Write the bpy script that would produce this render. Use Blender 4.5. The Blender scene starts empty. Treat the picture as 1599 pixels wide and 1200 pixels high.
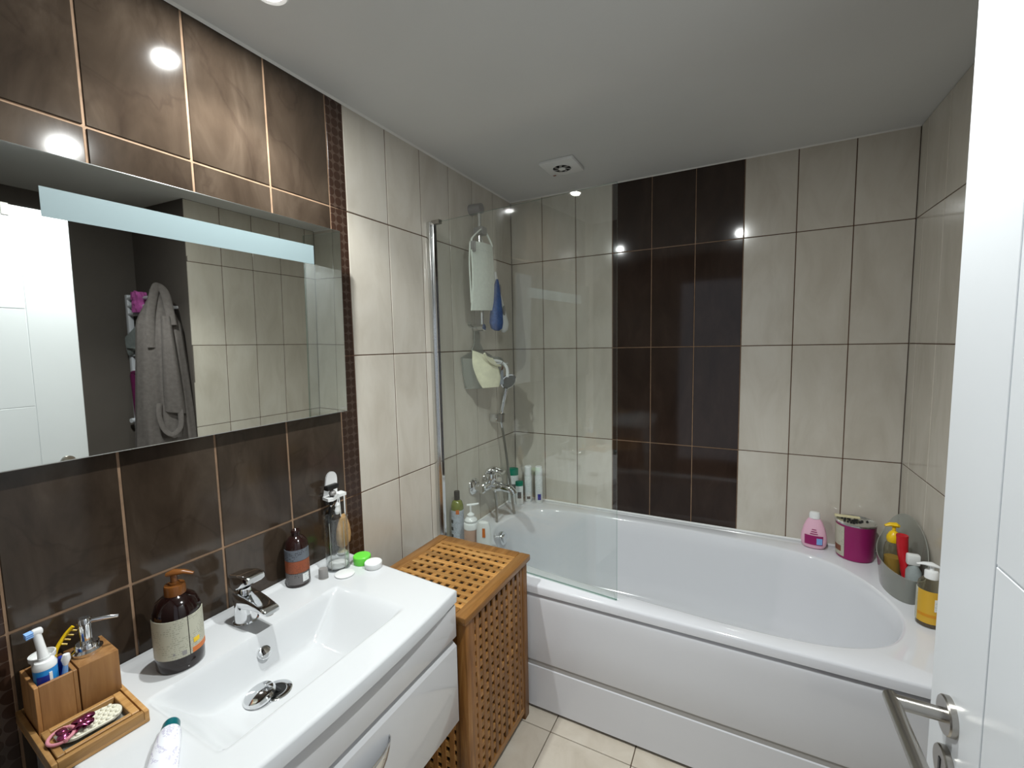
import bpy, bmesh, math, random
from mathutils import Vector, Matrix
random.seed(7)
PI = math.pi
SC = bpy.context.scene
COL = SC.collection

# ------------------------------------------------------------------ camera
FPX = 687.6
CAM = Vector((1.2304, -2.3675, 1.4577))
yaw, pitch, roll = math.radians(-27.7105), math.radians(-5.0809), math.radians(-1.1496)
fw = Vector((math.sin(yaw)*math.cos(pitch), math.cos(yaw)*math.cos(pitch), math.sin(pitch)))
rt = Vector((math.cos(yaw), -math.sin(yaw), 0)); up = rt.cross(fw)
r2 = math.cos(roll)*rt + math.sin(roll)*up
u2 = -math.sin(roll)*rt + math.cos(roll)*up
cd = bpy.data.cameras.new('camera'); cam = bpy.data.objects.new('camera', cd); COL.objects.link(cam)
cd.sensor_width = 36.0; cd.sensor_fit = 'HORIZONTAL'; cd.lens = FPX*36.0/1599.0
cd.clip_start = 0.02; cd.clip_end = 50
m = Matrix((r2, u2, -fw)).transposed().to_4x4(); m.translation = CAM
cam.matrix_world = m
SC.camera = cam

# ------------------------------------------------------------------ world, exposure
w = bpy.data.worlds.new('world'); SC.world = w; w.use_nodes = True
w.node_tree.nodes['Background'].inputs[0].default_value = (0.80, 0.86, 0.95, 1)
w.node_tree.nodes['Background'].inputs[1].default_value = 0.30
vs = SC.view_settings
vs.view_transform = 'Standard'; vs.look = 'None'; vs.gamma = 1.0; vs.use_curve_mapping = False
vs.exposure = 0.88
LAMP_W = 17.0      # narrow beam of each downlight
SPILL_W = 4.2      # wide spill of each downlight
LAMP_COL = (0.965, 1.0, 0.985)

# ------------------------------------------------------------------ sizes of the room
W = 1.834            # left wall x=0, right wall x=W, bath wall y=0, floor z=0
CEIL = 2.290
ZA, ZB, ZC = 1.931, 1.431, 0.927
NICHE_Y, NICHE_X = -0.895, 2.455
FRONT_Y = -2.30
RIM = 0.526
TOP = 0.75           # washbasin top

# ------------------------------------------------------------------ material helpers
def mat(name, col, rough=0.5, metal=0.0, spec=0.5, trans=0.0, ior=1.45, alpha=1.0, coat=0.0, emit=None, sss=0.0, sheen=0.0):
    mm = bpy.data.materials.new(name); mm.use_nodes = True
    b = mm.node_tree.nodes['Principled BSDF']
    b.inputs['Base Color'].default_value = (*col, 1)
    b.inputs['Roughness'].default_value = rough
    b.inputs['Metallic'].default_value = metal
    b.inputs['Specular IOR Level'].default_value = spec
    b.inputs['Transmission Weight'].default_value = trans
    b.inputs['IOR'].default_value = ior
    b.inputs['Coat Weight'].default_value = coat
    b.inputs['Sheen Weight'].default_value = sheen
    if sss: b.inputs['Subsurface Weight'].default_value = sss
    if emit:
        b.inputs['Emission Color'].default_value = (*emit[0], 1); b.inputs['Emission Strength'].default_value = emit[1]
    return mm
def nt(mm): return mm.node_tree.nodes, mm.node_tree.links, mm.node_tree.nodes['Principled BSDF']
def coords(N, L, scale=(1, 1, 1), kind='Object', rnd=False):
    tc = N.new('ShaderNodeTexCoord'); mp = N.new('ShaderNodeMapping')
    mp.inputs['Scale'].default_value = scale
    L.new(tc.outputs[kind], mp.inputs['Vector'])
    if rnd:
        oi = N.new('ShaderNodeObjectInfo'); mu = N.new('ShaderNodeVectorMath'); mu.operation = 'SCALE'
        cx = N.new('ShaderNodeCombineXYZ')
        for i in range(3): L.new(oi.outputs['Random'], cx.inputs[i])
        L.new(cx.outputs[0], mu.inputs[0]); mu.inputs['Scale'].default_value = 37.0
        L.new(mu.outputs[0], mp.inputs['Location'])
    return mp.outputs[0]
def noise(N, L, vec, sc, det=4, rough=0.55, dist=0.0):
    n = N.new('ShaderNodeTexNoise'); n.inputs['Scale'].default_value = sc; n.inputs['Detail'].default_value = det
    n.inputs['Roughness'].default_value = rough; n.inputs['Distortion'].default_value = dist
    L.new(vec, n.inputs['Vector']); return n.outputs['Fac']
def ramp(N, L, fac, stops):
    r = N.new('ShaderNodeValToRGB'); e = r.color_ramp.elements
    while len(e) < len(stops): e.new(0.5)
    for i, (p, c) in enumerate(stops):
        e[i].position = p; e[i].color = (*c, 1)
    L.new(fac, r.inputs['Fac']); return r.outputs['Color']
def bump(N, L, b, h, strength=0.2, dist=0.002):
    bp = N.new('ShaderNodeBump'); bp.inputs['Strength'].default_value = strength; bp.inputs['Distance'].default_value = dist
    L.new(h, bp.inputs['Height']); L.new(bp.outputs[0], b.inputs['Normal'])
def mixc(N, L, fac, a, b, mode='MIX'):
    x = N.new('ShaderNodeMix'); x.data_type = 'RGBA'; x.blend_type = mode
    if isinstance(fac, float): x.inputs[0].default_value = fac
    else: L.new(fac, x.inputs[0])
    for k, v in ((6, a), (7, b)):
        if isinstance(v, tuple): x.inputs[k].default_value = (*v, 1)
        else: L.new(v, x.inputs[k])
    return x.outputs[2]
def mth(N, L, op, a, b=None):
    n = N.new('ShaderNodeMath'); n.operation = op
    for k, v in ((0, a), (1, b)):
        if v is None: continue
        if isinstance(v, (int, float)): n.inputs[k].default_value = v
        else: L.new(v, n.inputs[k])
    return n.outputs[0]

def tile_mat(name, dark, mid, light, rough, veins=None, tint=0.06):
    mm = mat(name, mid, rough, spec=0.55); N, L, b = nt(mm)
    v = coords(N, L, (1, 1, 0.35), rnd=True)
    c = ramp(N, L, noise(N, L, v, 9, 6, 0.6, 0.6), [(0.28, dark), (0.52, mid), (0.78, light)])
    if veins:
        v2 = coords(N, L, (1, 1, 0.8), rnd=True)
        f = noise(N, L, v2, 3.2, 4, 0.5, 1.0)
        d = mth(N, L, 'ABSOLUTE', mth(N, L, 'SUBTRACT', f, 0.5))
        msk = ramp(N, L, d, [(0.0, (1, 1, 1)), (0.018, (0, 0, 0)), (1.0, (0, 0, 0))])
        c = mixc(N, L, mth(N, L, 'MULTIPLY', msk, 0.28), c, veins)
    oi = N.new('ShaderNodeObjectInfo')
    k = mth(N, L, 'ADD', mth(N, L, 'MULTIPLY', oi.outputs['Random'], tint*2), 1-tint)
    cc = N.new('ShaderNodeCombineXYZ')
    for i in range(3): L.new(k, cc.inputs[i])
    c = mixc(N, L, 1.0, c, cc.outputs[0], 'MULTIPLY')
    L.new(c, b.inputs['Base Color'])
    vb = coords(N, L, (1, 1, 0.5), rnd=True)
    bump(N, L, b, noise(N, L, vb, 6, 2), 0.10, 0.003)
    return mm
def wood_mat(name, a, b_, c, rough, axis=0, sc=1.0):
    mm = mat(name, a, rough, spec=0.45); N, L, b = nt(mm)
    s = [26*sc, 26*sc, 26*sc]; s[axis] = 2.2*sc
    v = coords(N, L, tuple(s), rnd=True)
    f = noise(N, L, v, 2.2, 6, 0.6, 1.0)
    col = ramp(N, L, f, [(0.3, a), (0.52, b_), (0.75, c)])
    oi = N.new('ShaderNodeObjectInfo')
    k = mth(N, L, 'ADD', mth(N, L, 'MULTIPLY', oi.outputs['Random'], 0.6), 0.72)
    cc = N.new('ShaderNodeCombineXYZ')
    for i in range(3): L.new(k, cc.inputs[i])
    col = mixc(N, L, 1.0, col, cc.outputs[0], 'MULTIPLY')
    L.new(col, b.inputs['Base Color']); bump(N, L, b, f, 0.15, 0.0008)
    return mm
def paint_mat(name, col, rough=0.6, amt=0.06, sc=12, bmp=0.08):
    mm = mat(name, col, rough); N, L, b = nt(mm)
    v = coords(N, L)
    f = noise(N, L, v, sc, 5)
    lo = tuple(x*(1-amt) for x in col); hi = tuple(min(1, x*(1+amt)) for x in col)
    L.new(ramp(N, L, f, [(0.3, lo), (0.7, hi)]), b.inputs['Base Color'])
    bump(N, L, b, noise(N, L, v, sc*14, 3), bmp, 0.001)
    return mm
def clear_mat(name, tint, rough=0.02, ior=1.5, gl=1.0, base=0.0, bcol=(0.5, 0.5, 0.5)):
    # thin clear sheet: what lies behind shows through, plus a fresnel reflection
    mm = bpy.data.materials.new(name); mm.use_nodes = True
    N, L = mm.node_tree.nodes, mm.node_tree.links; N.clear()
    o = N.new('ShaderNodeOutputMaterial'); t = N.new('ShaderNodeBsdfTransparent'); t.inputs[0].default_value = (*tint, 1)
    g = N.new('ShaderNodeBsdfGlossy'); g.inputs['Roughness'].default_value = rough; g.inputs[0].default_value = (gl, gl, gl, 1)
    lw = N.new('ShaderNodeLayerWeight'); lw.inputs[0].default_value = 0.5
    r0 = ((ior-1)/(ior+1))**2
    x = N.new('ShaderNodeMixShader'); L.new(mth(N, L, 'ADD', mth(N, L, 'MULTIPLY', mth(N, L, 'POWER', lw.outputs['Facing'], 5.0), 1-r0), r0), x.inputs[0])
    src = t.outputs[0]
    if base:
        df = N.new('ShaderNodeBsdfDiffuse'); df.inputs[0].default_value = (*bcol, 1)
        y = N.new('ShaderNodeMixShader'); y.inputs[0].default_value = base
        L.new(t.outputs[0], y.inputs[1]); L.new(df.outputs[0], y.inputs[2]); src = y.outputs[0]
    L.new(src, x.inputs[1]); L.new(g.outputs[0], x.inputs[2])
    L.new(x.outputs[0], o.inputs[0]); return mm
def label_mat(name, paper, ink, z0, rows, amount=0.5, rough=0.4):
    # printed label: rows of small unreadable print
    mm = mat(name, paper, rough); N, L, b = nt(mm)
    tc = N.new('ShaderNodeTexCoord'); sp = N.new('ShaderNodeSeparateXYZ'); L.new(tc.outputs['Object'], sp.inputs[0])
    zz = mth(N, L, 'MULTIPLY', sp.outputs[2], rows)
    fr = mth(N, L, 'FRACT', zz); line = mth(N, L, 'LESS_THAN', fr, 0.5)
    fl = mth(N, L, 'FLOOR', zz)
    cx = N.new('ShaderNodeCombineXYZ')
    L.new(mth(N, L, 'MULTIPLY', sp.outputs[0], 330), cx.inputs[0]); L.new(mth(N, L, 'MULTIPLY', sp.outputs[1], 330), cx.inputs[1])
    L.new(mth(N, L, 'MULTIPLY', fl, 7.31), cx.inputs[2])
    n = noise(N, L, cx.outputs[0], 1.0, 1)
    ink_f = mth(N, L, 'MULTIPLY', mth(N, L, 'GREATER_THAN', n, 0.50), line)
    blk = noise(N, L, coords(N, L, (1, 1, 1)), 28, 0)
    ink_f = mth(N, L, 'MULTIPLY', ink_f, mth(N, L, 'LESS_THAN', blk, 0.56))
    L.new(mixc(N, L, mth(N, L, 'MULTIPLY', ink_f, amount), paper, ink), b.inputs['Base Color'])
    return mm

M = {}
M['cream'] = tile_mat('cream tile', (0.515, 0.472, 0.402), (0.585, 0.545, 0.475), (0.64, 0.605, 0.54), 0.13, tint=0.03)
M['brown'] = tile_mat('brown tile', (0.026, 0.0172, 0.0115), (0.049, 0.0345, 0.0240), (0.088, 0.065, 0.047), 0.10, veins=(0.018, 0.011, 0.008), tint=0.08)
M['choc'] = tile_mat('chocolate tile', (0.020, 0.0115, 0.008), (0.030, 0.018, 0.013), (0.045, 0.029, 0.022), 0.07, tint=0.06)
M['grout_tan'] = paint_mat('tan grout', (0.29, 0.185, 0.115), 0.8, 0.2, 30)
M['grout_dark'] = paint_mat('brown grout', (0.105, 0.055, 0.032), 0.8, 0.2, 30)
M['plaster'] = paint_mat('wall plaster', (0.5, 0.48, 0.45), 0.8)
M['ceil'] = paint_mat('ceiling paint', (0.64, 0.645, 0.63), 0.75, 0.02, 3, 0.05)
M['taupe'] = paint_mat('taupe paint', (0.105, 0.090, 0.080), 0.7, 0.06, 4)
M['floor'] = tile_mat('floor tile', (0.55, 0.49, 0.40), (0.62, 0.56, 0.47), (0.68, 0.63, 0.54), 0.25, tint=0.03)
M['caulk'] = mat('caulk', (0.72, 0.71, 0.68), 0.5)
M['acryl'] = mat('white acrylic', (0.74, 0.75, 0.785), 0.10, spec=0.5, coat=0.3)
M['ceramic'] = mat('white ceramic', (0.66, 0.675, 0.69), 0.07, coat=0.3)
M['lacquer'] = mat('white lacquer', (0.66, 0.665, 0.68), 0.08, coat=0.4)
M['groove'] = mat('grey groove', (0.42, 0.41, 0.40), 0.5)
M['dark'] = mat('dark gap', (0.02, 0.02, 0.02), 0.8)
M['black'] = mat('black plastic', (0.012, 0.012, 0.012), 0.35)
M['chrome'] = mat('chrome', (0.78, 0.79, 0.80), 0.06, metal=1.0)
M['steel'] = mat('brushed steel', (0.42, 0.40, 0.37), 0.28, metal=1.0)
M['alu'] = mat('satin aluminium', (0.66, 0.67, 0.66), 0.25, metal=1.0)
M['greymetal'] = mat('grey satin plastic', (0.28, 0.27, 0.26), 0.35)
M['door'] = paint_mat('white door paint', (0.63, 0.655, 0.68), 0.30, 0.01, 4, 0.02)
M['mirror'] = mat('mirror silver', (0.91, 0.94, 0.90), 0.012, metal=1.0)
M['frost'] = mat('frosted mirror band', (0.29, 0.375, 0.395), 0.40)
M['glass'] = clear_mat('screen glass', (0.962, 0.982, 0.973), 0.0, 1.52)
M['glassedge'] = clear_mat('glass edge', (0.45, 0.60, 0.55), 0.05, 1.5)
M['acrylclear'] = clear_mat('clear acrylic', (0.90, 0.91, 0.91), 0.02, 1.5)
M['smoke'] = clear_mat('smoky clear plastic', (0.70, 0.71, 0.68), 0.15, 1.4, base=0.5, bcol=(0.44, 0.45, 0.41))
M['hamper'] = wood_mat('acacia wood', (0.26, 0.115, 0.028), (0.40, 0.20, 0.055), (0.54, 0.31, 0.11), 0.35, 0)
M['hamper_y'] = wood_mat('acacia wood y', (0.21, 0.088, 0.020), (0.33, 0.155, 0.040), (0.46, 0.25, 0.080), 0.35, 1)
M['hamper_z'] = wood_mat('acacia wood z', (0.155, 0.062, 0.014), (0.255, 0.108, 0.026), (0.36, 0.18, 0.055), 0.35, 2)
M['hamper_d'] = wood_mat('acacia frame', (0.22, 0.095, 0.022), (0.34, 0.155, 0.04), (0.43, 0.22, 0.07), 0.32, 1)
M['liner'] = paint_mat('dark hamper bag', (0.03, 0.016, 0.008), 0.9)
M['bamboo'] = wood_mat('oiled bamboo', (0.26, 0.12, 0.04), (0.36, 0.18, 0.065), (0.46, 0.25, 0.10), 0.4, 2)
M['bamboo_y'] = wood_mat('oiled bamboo y', (0.32, 0.16, 0.05), (0.42, 0.23, 0.08), (0.52, 0.30, 0.12), 0.4, 1)
M['amber'] = mat('amber plastic', (0.009, 0.0026, 0.0022), 0.12, coat=0.3)
M['amberpump'] = mat('amber pump', (0.17, 0.060, 0.013), 0.25)
M['darkbottle'] = mat('dark brown plastic', (0.018, 0.006, 0.005), 0.15, coat=0.3)
M['white'] = mat('white plastic', (0.78, 0.79, 0.78), 0.35)
M['whitegloss'] = mat('white gloss plastic', (0.82, 0.83, 0.83), 0.15)
M['cloth_cream'] = paint_mat('cream cloth', (0.72, 0.70, 0.52), 0.9, 0.08, 40, 0.3)
M['pad'] = paint_mat('white webbing', (0.80, 0.84, 0.77), 0.9, 0.05, 60, 0.4)
M['mitt'] = paint_mat('blue terry', (0.055, 0.12, 0.34), 0.95, 0.2, 60, 0.5)
M['robe'] = paint_mat('grey terry', (0.125, 0.110, 0.105), 1.0, 0.14, 50, 0.6)
M['pink'] = mat('pink lotion plastic', (0.80, 0.48, 0.60), 0.3)
M['magenta'] = mat('magenta print', (0.30, 0.012, 0.12), 0.35)
M['red'] = mat('red plastic', (0.50, 0.012, 0.02), 0.3)
M['yellow'] = mat('yellow plastic', (0.85, 0.55, 0.01), 0.3)
M['green'] = mat('lime green lid', (0.15, 0.70, 0.06), 0.35)
M['teal'] = mat('teal cap', (0.0, 0.11, 0.13), 0.3)
M['emerald'] = mat('green cap', (0.0, 0.18, 0.11), 0.3)
M['olive'] = mat('olive shampoo', (0.17, 0.19, 0.035), 0.12, coat=0.3)
M['peach'] = mat('peach lotion', (0.52, 0.34, 0.26), 0.3)
M['orange'] = mat('orange print', (0.60, 0.16, 0.03), 0.4)
M['silverlabel'] = label_mat('silver label', (0.50, 0.54, 0.60), (0.10, 0.10, 0.11), 0, 160, 0.5)
M['creamlabel'] = label_mat('cream label', (0.50, 0.49, 0.39), (0.20, 0.20, 0.15), 0, 210, 0.45)
M['slate'] = label_mat('slate label', (0.125, 0.14, 0.165), (0.02, 0.02, 0.02), 0, 190, 0.8)
M['rust'] = label_mat('rust label', (0.27, 0.065, 0.022), (0.10, 0.03, 0.015), 0, 230, 0.5)
M['greylabel'] = label_mat('grey label', (0.15, 0.14, 0.14), (0.02, 0.02, 0.02), 0, 190, 0.7)
M['whiteprint'] = label_mat('white printed', (0.74, 0.76, 0.75), (0.20, 0.25, 0.32), 0, 150, 0.35)
M['tubeprint'] = label_mat('tube print', (0.76, 0.77, 0.82), (0.36, 0.32, 0.50), 0, 230, 0.5)
M['blue'] = mat('blue plastic', (0.02, 0.22, 0.55), 0.3)
M['navy'] = mat('navy plastic', (0.012, 0.03, 0.28), 0.3)
M['lightblue'] = mat('light blue plastic', (0.22, 0.42, 0.78), 0.3)
M['pinkrubber'] = mat('pink rubber', (0.62, 0.25, 0.30), 0.6)
M['rosemetal'] = mat('rose foil', (0.34, 0.07, 0.17), 0.2, metal=0.9)
M['soapsaver'] = mat('ivory rubber', (0.74, 0.72, 0.60), 0.45)
M['sponge'] = paint_mat('tan sponge', (0.55, 0.33, 0.14), 0.9, 0.2, 40, 0.5)
M['ivory'] = paint_mat('ivory resin', (0.66, 0.60, 0.38), 0.6, 0.15, 60)
M['brownbar'] = mat('brown soap', (0.20, 0.07, 0.035), 0.5)
M['honey'] = mat('honey label', (0.62, 0.36, 0.03), 0.4)
M['honeyline'] = mat('orange line', (0.60, 0.25, 0.01), 0.4)
M['soapclear'] = clear_mat('clear bottle', (0.80, 0.80, 0.72), 0.03, 1.45, base=0.15, bcol=(0.35, 0.3, 0.2))
M['soapbase'] = mat('brown soap liquid', (0.05, 0.012, 0.004), 0.15)
M['pinkcloth'] = paint_mat('pink net', (0.55, 0.12, 0.42), 0.9, 0.15, 60, 0.5)
M['plum'] = paint_mat('plum cloth', (0.13, 0.008, 0.07), 0.95, 0.1, 40, 0.4)
M['greycloth'] = paint_mat('pale grey cloth', (0.33, 0.37, 0.37), 0.95, 0.1, 40, 0.4)
M['radiator'] = mat('white enamel', (0.72, 0.74, 0.80), 0.25)
M['lamp'] = mat('lamp lens', (1, 1, 1), 0.3, emit=((1.0, 0.97, 0.92), 60.0))
M['hose'] = mat('steel hose', (0.45, 0.45, 0.42), 0.3, metal=1.0)
M['rubbergrey'] = mat('grey nozzle rubber', (0.25, 0.25, 0.24), 0.5, metal=0.3)

# listel: dark strip with rows of bronze discs joined by pale waists
def listel_mat():
    mm = mat('decor strip', (0.045, 0.022, 0.014), 0.22); N, L, b = nt(mm)
    tc = N.new('ShaderNodeTexCoord'); sp = N.new('ShaderNodeSeparateXYZ'); L.new(tc.outputs['Object'], sp.inputs[0])
    u = mth(N, L, 'FRACT', mth(N, L, 'ADD', mth(N, L, 'MULTIPLY', sp.outputs[1], 1/0.0285), 50.5))
    v = mth(N, L, 'FRACT', mth(N, L, 'ADD', mth(N, L, 'MULTIPLY', sp.outputs[2], 1/0.0285), 50.0))
    du = mth(N, L, 'SUBTRACT', u, 0.5); dv = mth(N, L, 'SUBTRACT', v, 0.5)
    r = mth(N, L, 'SQRT', mth(N, L, 'ADD', mth(N, L, 'MULTIPLY', du, du), mth(N, L, 'MULTIPLY', dv, dv)))
    msk = mth(N, L, 'LESS_THAN', r, 0.47)
    c = mixc(N, L, msk, (0.068, 0.044, 0.032), (0.038, 0.019, 0.0125))
    L.new(c, b.inputs['Base Color'])
    L.new(mth(N, L, 'ADD', mth(N, L, 'MULTIPLY', msk, -0.12), 0.30), b.inputs['Roughness'])
    bump(N, L, b, msk, 0.35, 0.001)
    return mm
M['listel'] = listel_mat()

# ------------------------------------------------------------------ geometry helpers
def new(): return bmesh.new()
def add_box(bm, lo, hi, bev=0.0, seg=2, rotz=0.0, pivot=None, mtx=None):
    lo = Vector(lo); hi = Vector(hi); c = (lo+hi)/2; s = hi-lo
    r = bmesh.ops.create_cube(bm, size=1.0, matrix=Matrix.Translation(c) @ Matrix.Diagonal((s.x, s.y, s.z, 1)))
    vs_ = r['verts']
    if bev > 0:
        es = list({e for v in vs_ for e in v.link_edges})
        rr = bmesh.ops.bevel(bm, geom=es, offset=bev, segments=seg, profile=0.5, affect='EDGES', clamp_overlap=True)
        vs_ = list(set(rr['verts']) | {v for v in vs_ if v.is_valid})
    if rotz:
        p = Vector(pivot) if pivot is not None else c
        bmesh.ops.transform(bm, matrix=Matrix.Translation(p) @ Matrix.Rotation(rotz, 4, 'Z') @ Matrix.Translation(-p), verts=vs_)
    if mtx is not None: bmesh.ops.transform(bm, matrix=mtx, verts=vs_)
    return vs_
def add_loft(bm, rings, cap0=True, cap1=True, closed=True):
    R = [[bm.verts.new(p) for p in ring] for ring in rings]
    n = len(R[0])
    for a, b in zip(R, R[1:]):
        for i in range(n if closed else n-1):
            j = (i+1) % n
            bm.faces.new((a[i], a[j], b[j], b[i]))
    if cap0 and closed: bm.faces.new(list(reversed(R[0])))
    if cap1 and closed: bm.faces.new(R[-1])
    return [v for r in R for v in r]
def add_lathe(bm, prof, c=(0, 0, 0), n=28, sx=1.0, sy=1.0, rot=0.0, mtx=None, cap0=True, cap1=True):
    ca, sa = math.cos(rot), math.sin(rot); rings = []
    for r, z in prof:
        r = max(r, 0.0002); ring = []
        for i in range(n):
            a = 2*PI*i/n; x, y = r*sx*math.cos(a), r*sy*math.sin(a)
            ring.append(Vector((c[0]+x*ca-y*sa, c[1]+x*sa+y*ca, c[2]+z)))
        rings.append(ring)
    if mtx is not None: rings = [[mtx @ p for p in r] for r in rings]
    return add_loft(bm, rings, cap0, cap1)
def add_tube(bm, pts, rad, n=10, flat=None):
    pts = [Vector(p) for p in pts]; k = len(pts)
    rs = rad if isinstance(rad, (list, tuple)) else [rad]*k
    rings = []; prev = None
    for i, p in enumerate(pts):
        t = (pts[min(i+1, k-1)]-pts[max(i-1, 0)]).normalized()
        if prev is None:
            a = Vector((0, 0, 1)) if abs(t.z) < 0.9 else Vector((1, 0, 0))
            nrm = (a - t*a.dot(t)).normalized()
        else: nrm = (prev - t*prev.dot(t)).normalized()
        prev = nrm; bn = t.cross(nrm)
        f = flat if flat else (1, 1)
        rings.append([p + (nrm*math.cos(2*PI*j/n)*f[0] + bn*math.sin(2*PI*j/n)*f[1])*rs[i] for j in range(n)])
    return add_loft(bm, rings)
def spline(pts, n=8, closed=False):
    P = [Vector(p) for p in pts]; out = []; k = len(P)
    rng = range(k if closed else k-1)
    for i in rng:
        if closed: p0, p1, p2, p3 = P[i-1], P[i], P[(i+1) % k], P[(i+2) % k]
        else: p0, p1, p2, p3 = P[max(i-1, 0)], P[i], P[i+1], P[min(i+2, k-1)]
        for j in range(n):
            t = j/n
            out.append(0.5*((2*p1) + (p2-p0)*t + (2*p0-5*p1+4*p2-p3)*t*t + (3*p1-p0-3*p2+p3)*t**3))
    if not closed: out.append(P[-1])
    return out
def add_prism(bm, pts, vec, bev=0.0):
    vec = Vector(vec)
    a = [Vector(p) for p in pts]
    vs_ = add_loft(bm, [a, [p+vec for p in a]])
    if bev:
        es = list({e for v in vs_ for e in v.link_edges})
        bmesh.ops.bevel(bm, geom=es, offset=bev, segments=2, profile=0.5, affect='EDGES', clamp_overlap=True)
    return vs_
def add_band(bm, c, r, z0, z1, a0, a1, n=20, t=0.0008, sx=1.0, sy=1.0, rot=0.0, r1=None):
    # a label wrapped round part of a bottle
    r1 = r if r1 is None else r1; ca, sa = math.cos(rot), math.sin(rot); rings = []
    for i in range(n+1):
        a = a0 + (a1-a0)*i/n; ring = []
        for rr, z in ((r+t, z0), (r1+t, z1), (r1-t, z1), (r-t, z0)):
            x, y = rr*sx*math.cos(a), rr*sy*math.sin(a)
            ring.append(Vector((c[0]+x*ca-y*sa, c[1]+x*sa+y*ca, z)))
        rings.append(ring)
    return add_loft(bm, rings)
def ang(x, y): return math.atan2(CAM.y-y, CAM.x-x)

def wloc(o):
    v = Vector((0, 0, 0))
    while o is not None: v += o.location; o = o.parent
    return v
def build(name, bm, material, parent=None, smooth=35, origin=None):
    bmesh.ops.recalc_face_normals(bm, faces=bm.faces)
    me = bpy.data.meshes.new(name); bm.to_mesh(me); bm.free()
    ms = material if isinstance(material, (list, tuple)) else [material]
    for x in ms: me.materials.append(M[x] if isinstance(x, str) else x)
    o = bpy.data.objects.new(name, me); COL.objects.link(o)
    if parent is not None: o.parent = parent; base = wloc(parent)
    else:
        base = Vector(origin) if origin is not None else Vector((0, 0, 0)); o.location = base
    if base.length > 0: me.transform(Matrix.Translation(-base))
    if smooth:
        for p in me.polygons: p.use_smooth = True
        me.set_sharp_from_angle(angle=math.radians(smooth))
    return o
def thing(name, label, cat, loc=(0, 0, 0), group=None, kind=None):
    o = bpy.data.objects.new(name, None); COL.objects.link(o); o.location = loc; o.empty_display_size = 0.05
    o['label'] = label; o['category'] = cat
    if group: o['group'] = group
    if kind: o['kind'] = kind
    return o
def tag(o, label, cat, group=None, kind=None):
    o['label'] = label; o['category'] = cat
    if group: o['group'] = group
    if kind: o['kind'] = kind
    return o
def boxpart(name, lo, hi, material, parent, bev=0.0, seg=2, smooth=35, **k):
    bm = new(); add_box(bm, lo, hi, bev, seg, **k); return build(name, bm, material, parent, smooth)
def lathepart(name, prof, c, material, parent, n=28, **k):
    bm = new(); add_lathe(bm, prof, c, n, **k); return build(name, bm, material, parent)
def tubepart(name, pts, rad, material, parent, n=10, **k):
    bm = new(); add_tube(bm, pts, rad, n, **k); return build(name, bm, material, parent)

# ------------------------------------------------------------------ tiled walls
_tiles = {}
def tile(parent, plane, a0, a1, z0, z1, material, gap, face, name='tile', th=0.008):
    """plane 'x': tile on a wall x=face looking along sgn; plane 'y' the same for y."""
    sa, sz = abs(a1-a0)-gap, (z1-z0)-gap
    if sa < 0.004 or sz < 0.004: return
    key = (plane, round(sa, 4), round(sz, 4), material)
    if key not in _tiles:
        bm = new()
        if plane == 'x': add_box(bm, (-th/2, -sa/2, -sz/2), (th/2, sa/2, sz/2), 0.0012, 1)
        elif plane == 'y': add_box(bm, (-sa/2, -th/2, -sz/2), (sa/2, th/2, sz/2), 0.0012, 1)
        else: add_box(bm, (-sa/2, -sz/2, -th/2), (sa/2, sz/2, th/2), 0.0012, 1)
        bmesh.ops.recalc_face_normals(bm, faces=bm.faces)
        me = bpy.data.meshes.new(name); bm.to_mesh(me); bm.free(); me.materials.append(M[material]); _tiles[key] = me
    o = bpy.data.objects.new(name, _tiles[key]); COL.objects.link(o); o.parent = parent
    ac, zc = (a0+a1)/2, (z0+z1)/2
    # tiles of one wall are never set perfectly flush
    j = random.uniform(-1, 1)*0.0022; k = random.uniform(-1, 1)*0.0016
    if plane == 'x': o.location = (face, ac, zc); o.rotation_euler = (0, k, j)
    elif plane == 'y': o.location = (ac, face, zc); o.rotation_euler = (k, 0, j)
    else: o.location = (ac, zc, face)
    return o
rows = [0.0, 0.424, ZC, ZB, ZA, CEIL]

# left wall (x = 0), tile faces at x=0
wl = boxpart('wall_left', (-0.12, FRONT_Y-0.1, 0), (-0.008, 0.12, CEIL), 'plaster', None, smooth=0)
tag(wl, 'tiled wall behind the washbasin, brown and cream tiles', 'wall', kind='structure')
boxpart('grout', (-0.008, -1.2685, 0), (-0.0022, 0, CEIL), 'grout_dark', wl, smooth=0)
boxpart('grout', (-0.008, FRONT_Y, 0), (-0.0022, -1.2685, CEIL), 'grout_tan', wl, smooth=0)
ycols = [0, -0.211, -0.418, -0.6213, -0.8266, -1.0295, -1.2324]
bcols = [-1.3019, -1.511, -1.7187, -1.9227, -2.115]
for r in range(5):
    z0, z1 = rows[r], rows[r+1]
    for a, b in zip(ycols, ycols[1:]): tile(wl, 'x', a, b, z0, z1, 'cream', 0.0040, -0.004)
    tile(wl, 'x', -1.2324, -1.3019, z0, z1, 'listel', 0.0035, -0.004, 'decor_strip')
    for a, b in zip(bcols, bcols[1:]): tile(wl, 'x', a, b, z0, z1, 'brown', 0.0056, -0.004)
    tile(wl, 'x', -2.115, -2.1845, z0, z1, 'listel', 0.0035, -0.004, 'decor_strip')
    tile(wl, 'x', -2.1845, FRONT_Y, z0, z1, 'cream', 0.0040, -0.004)

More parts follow.
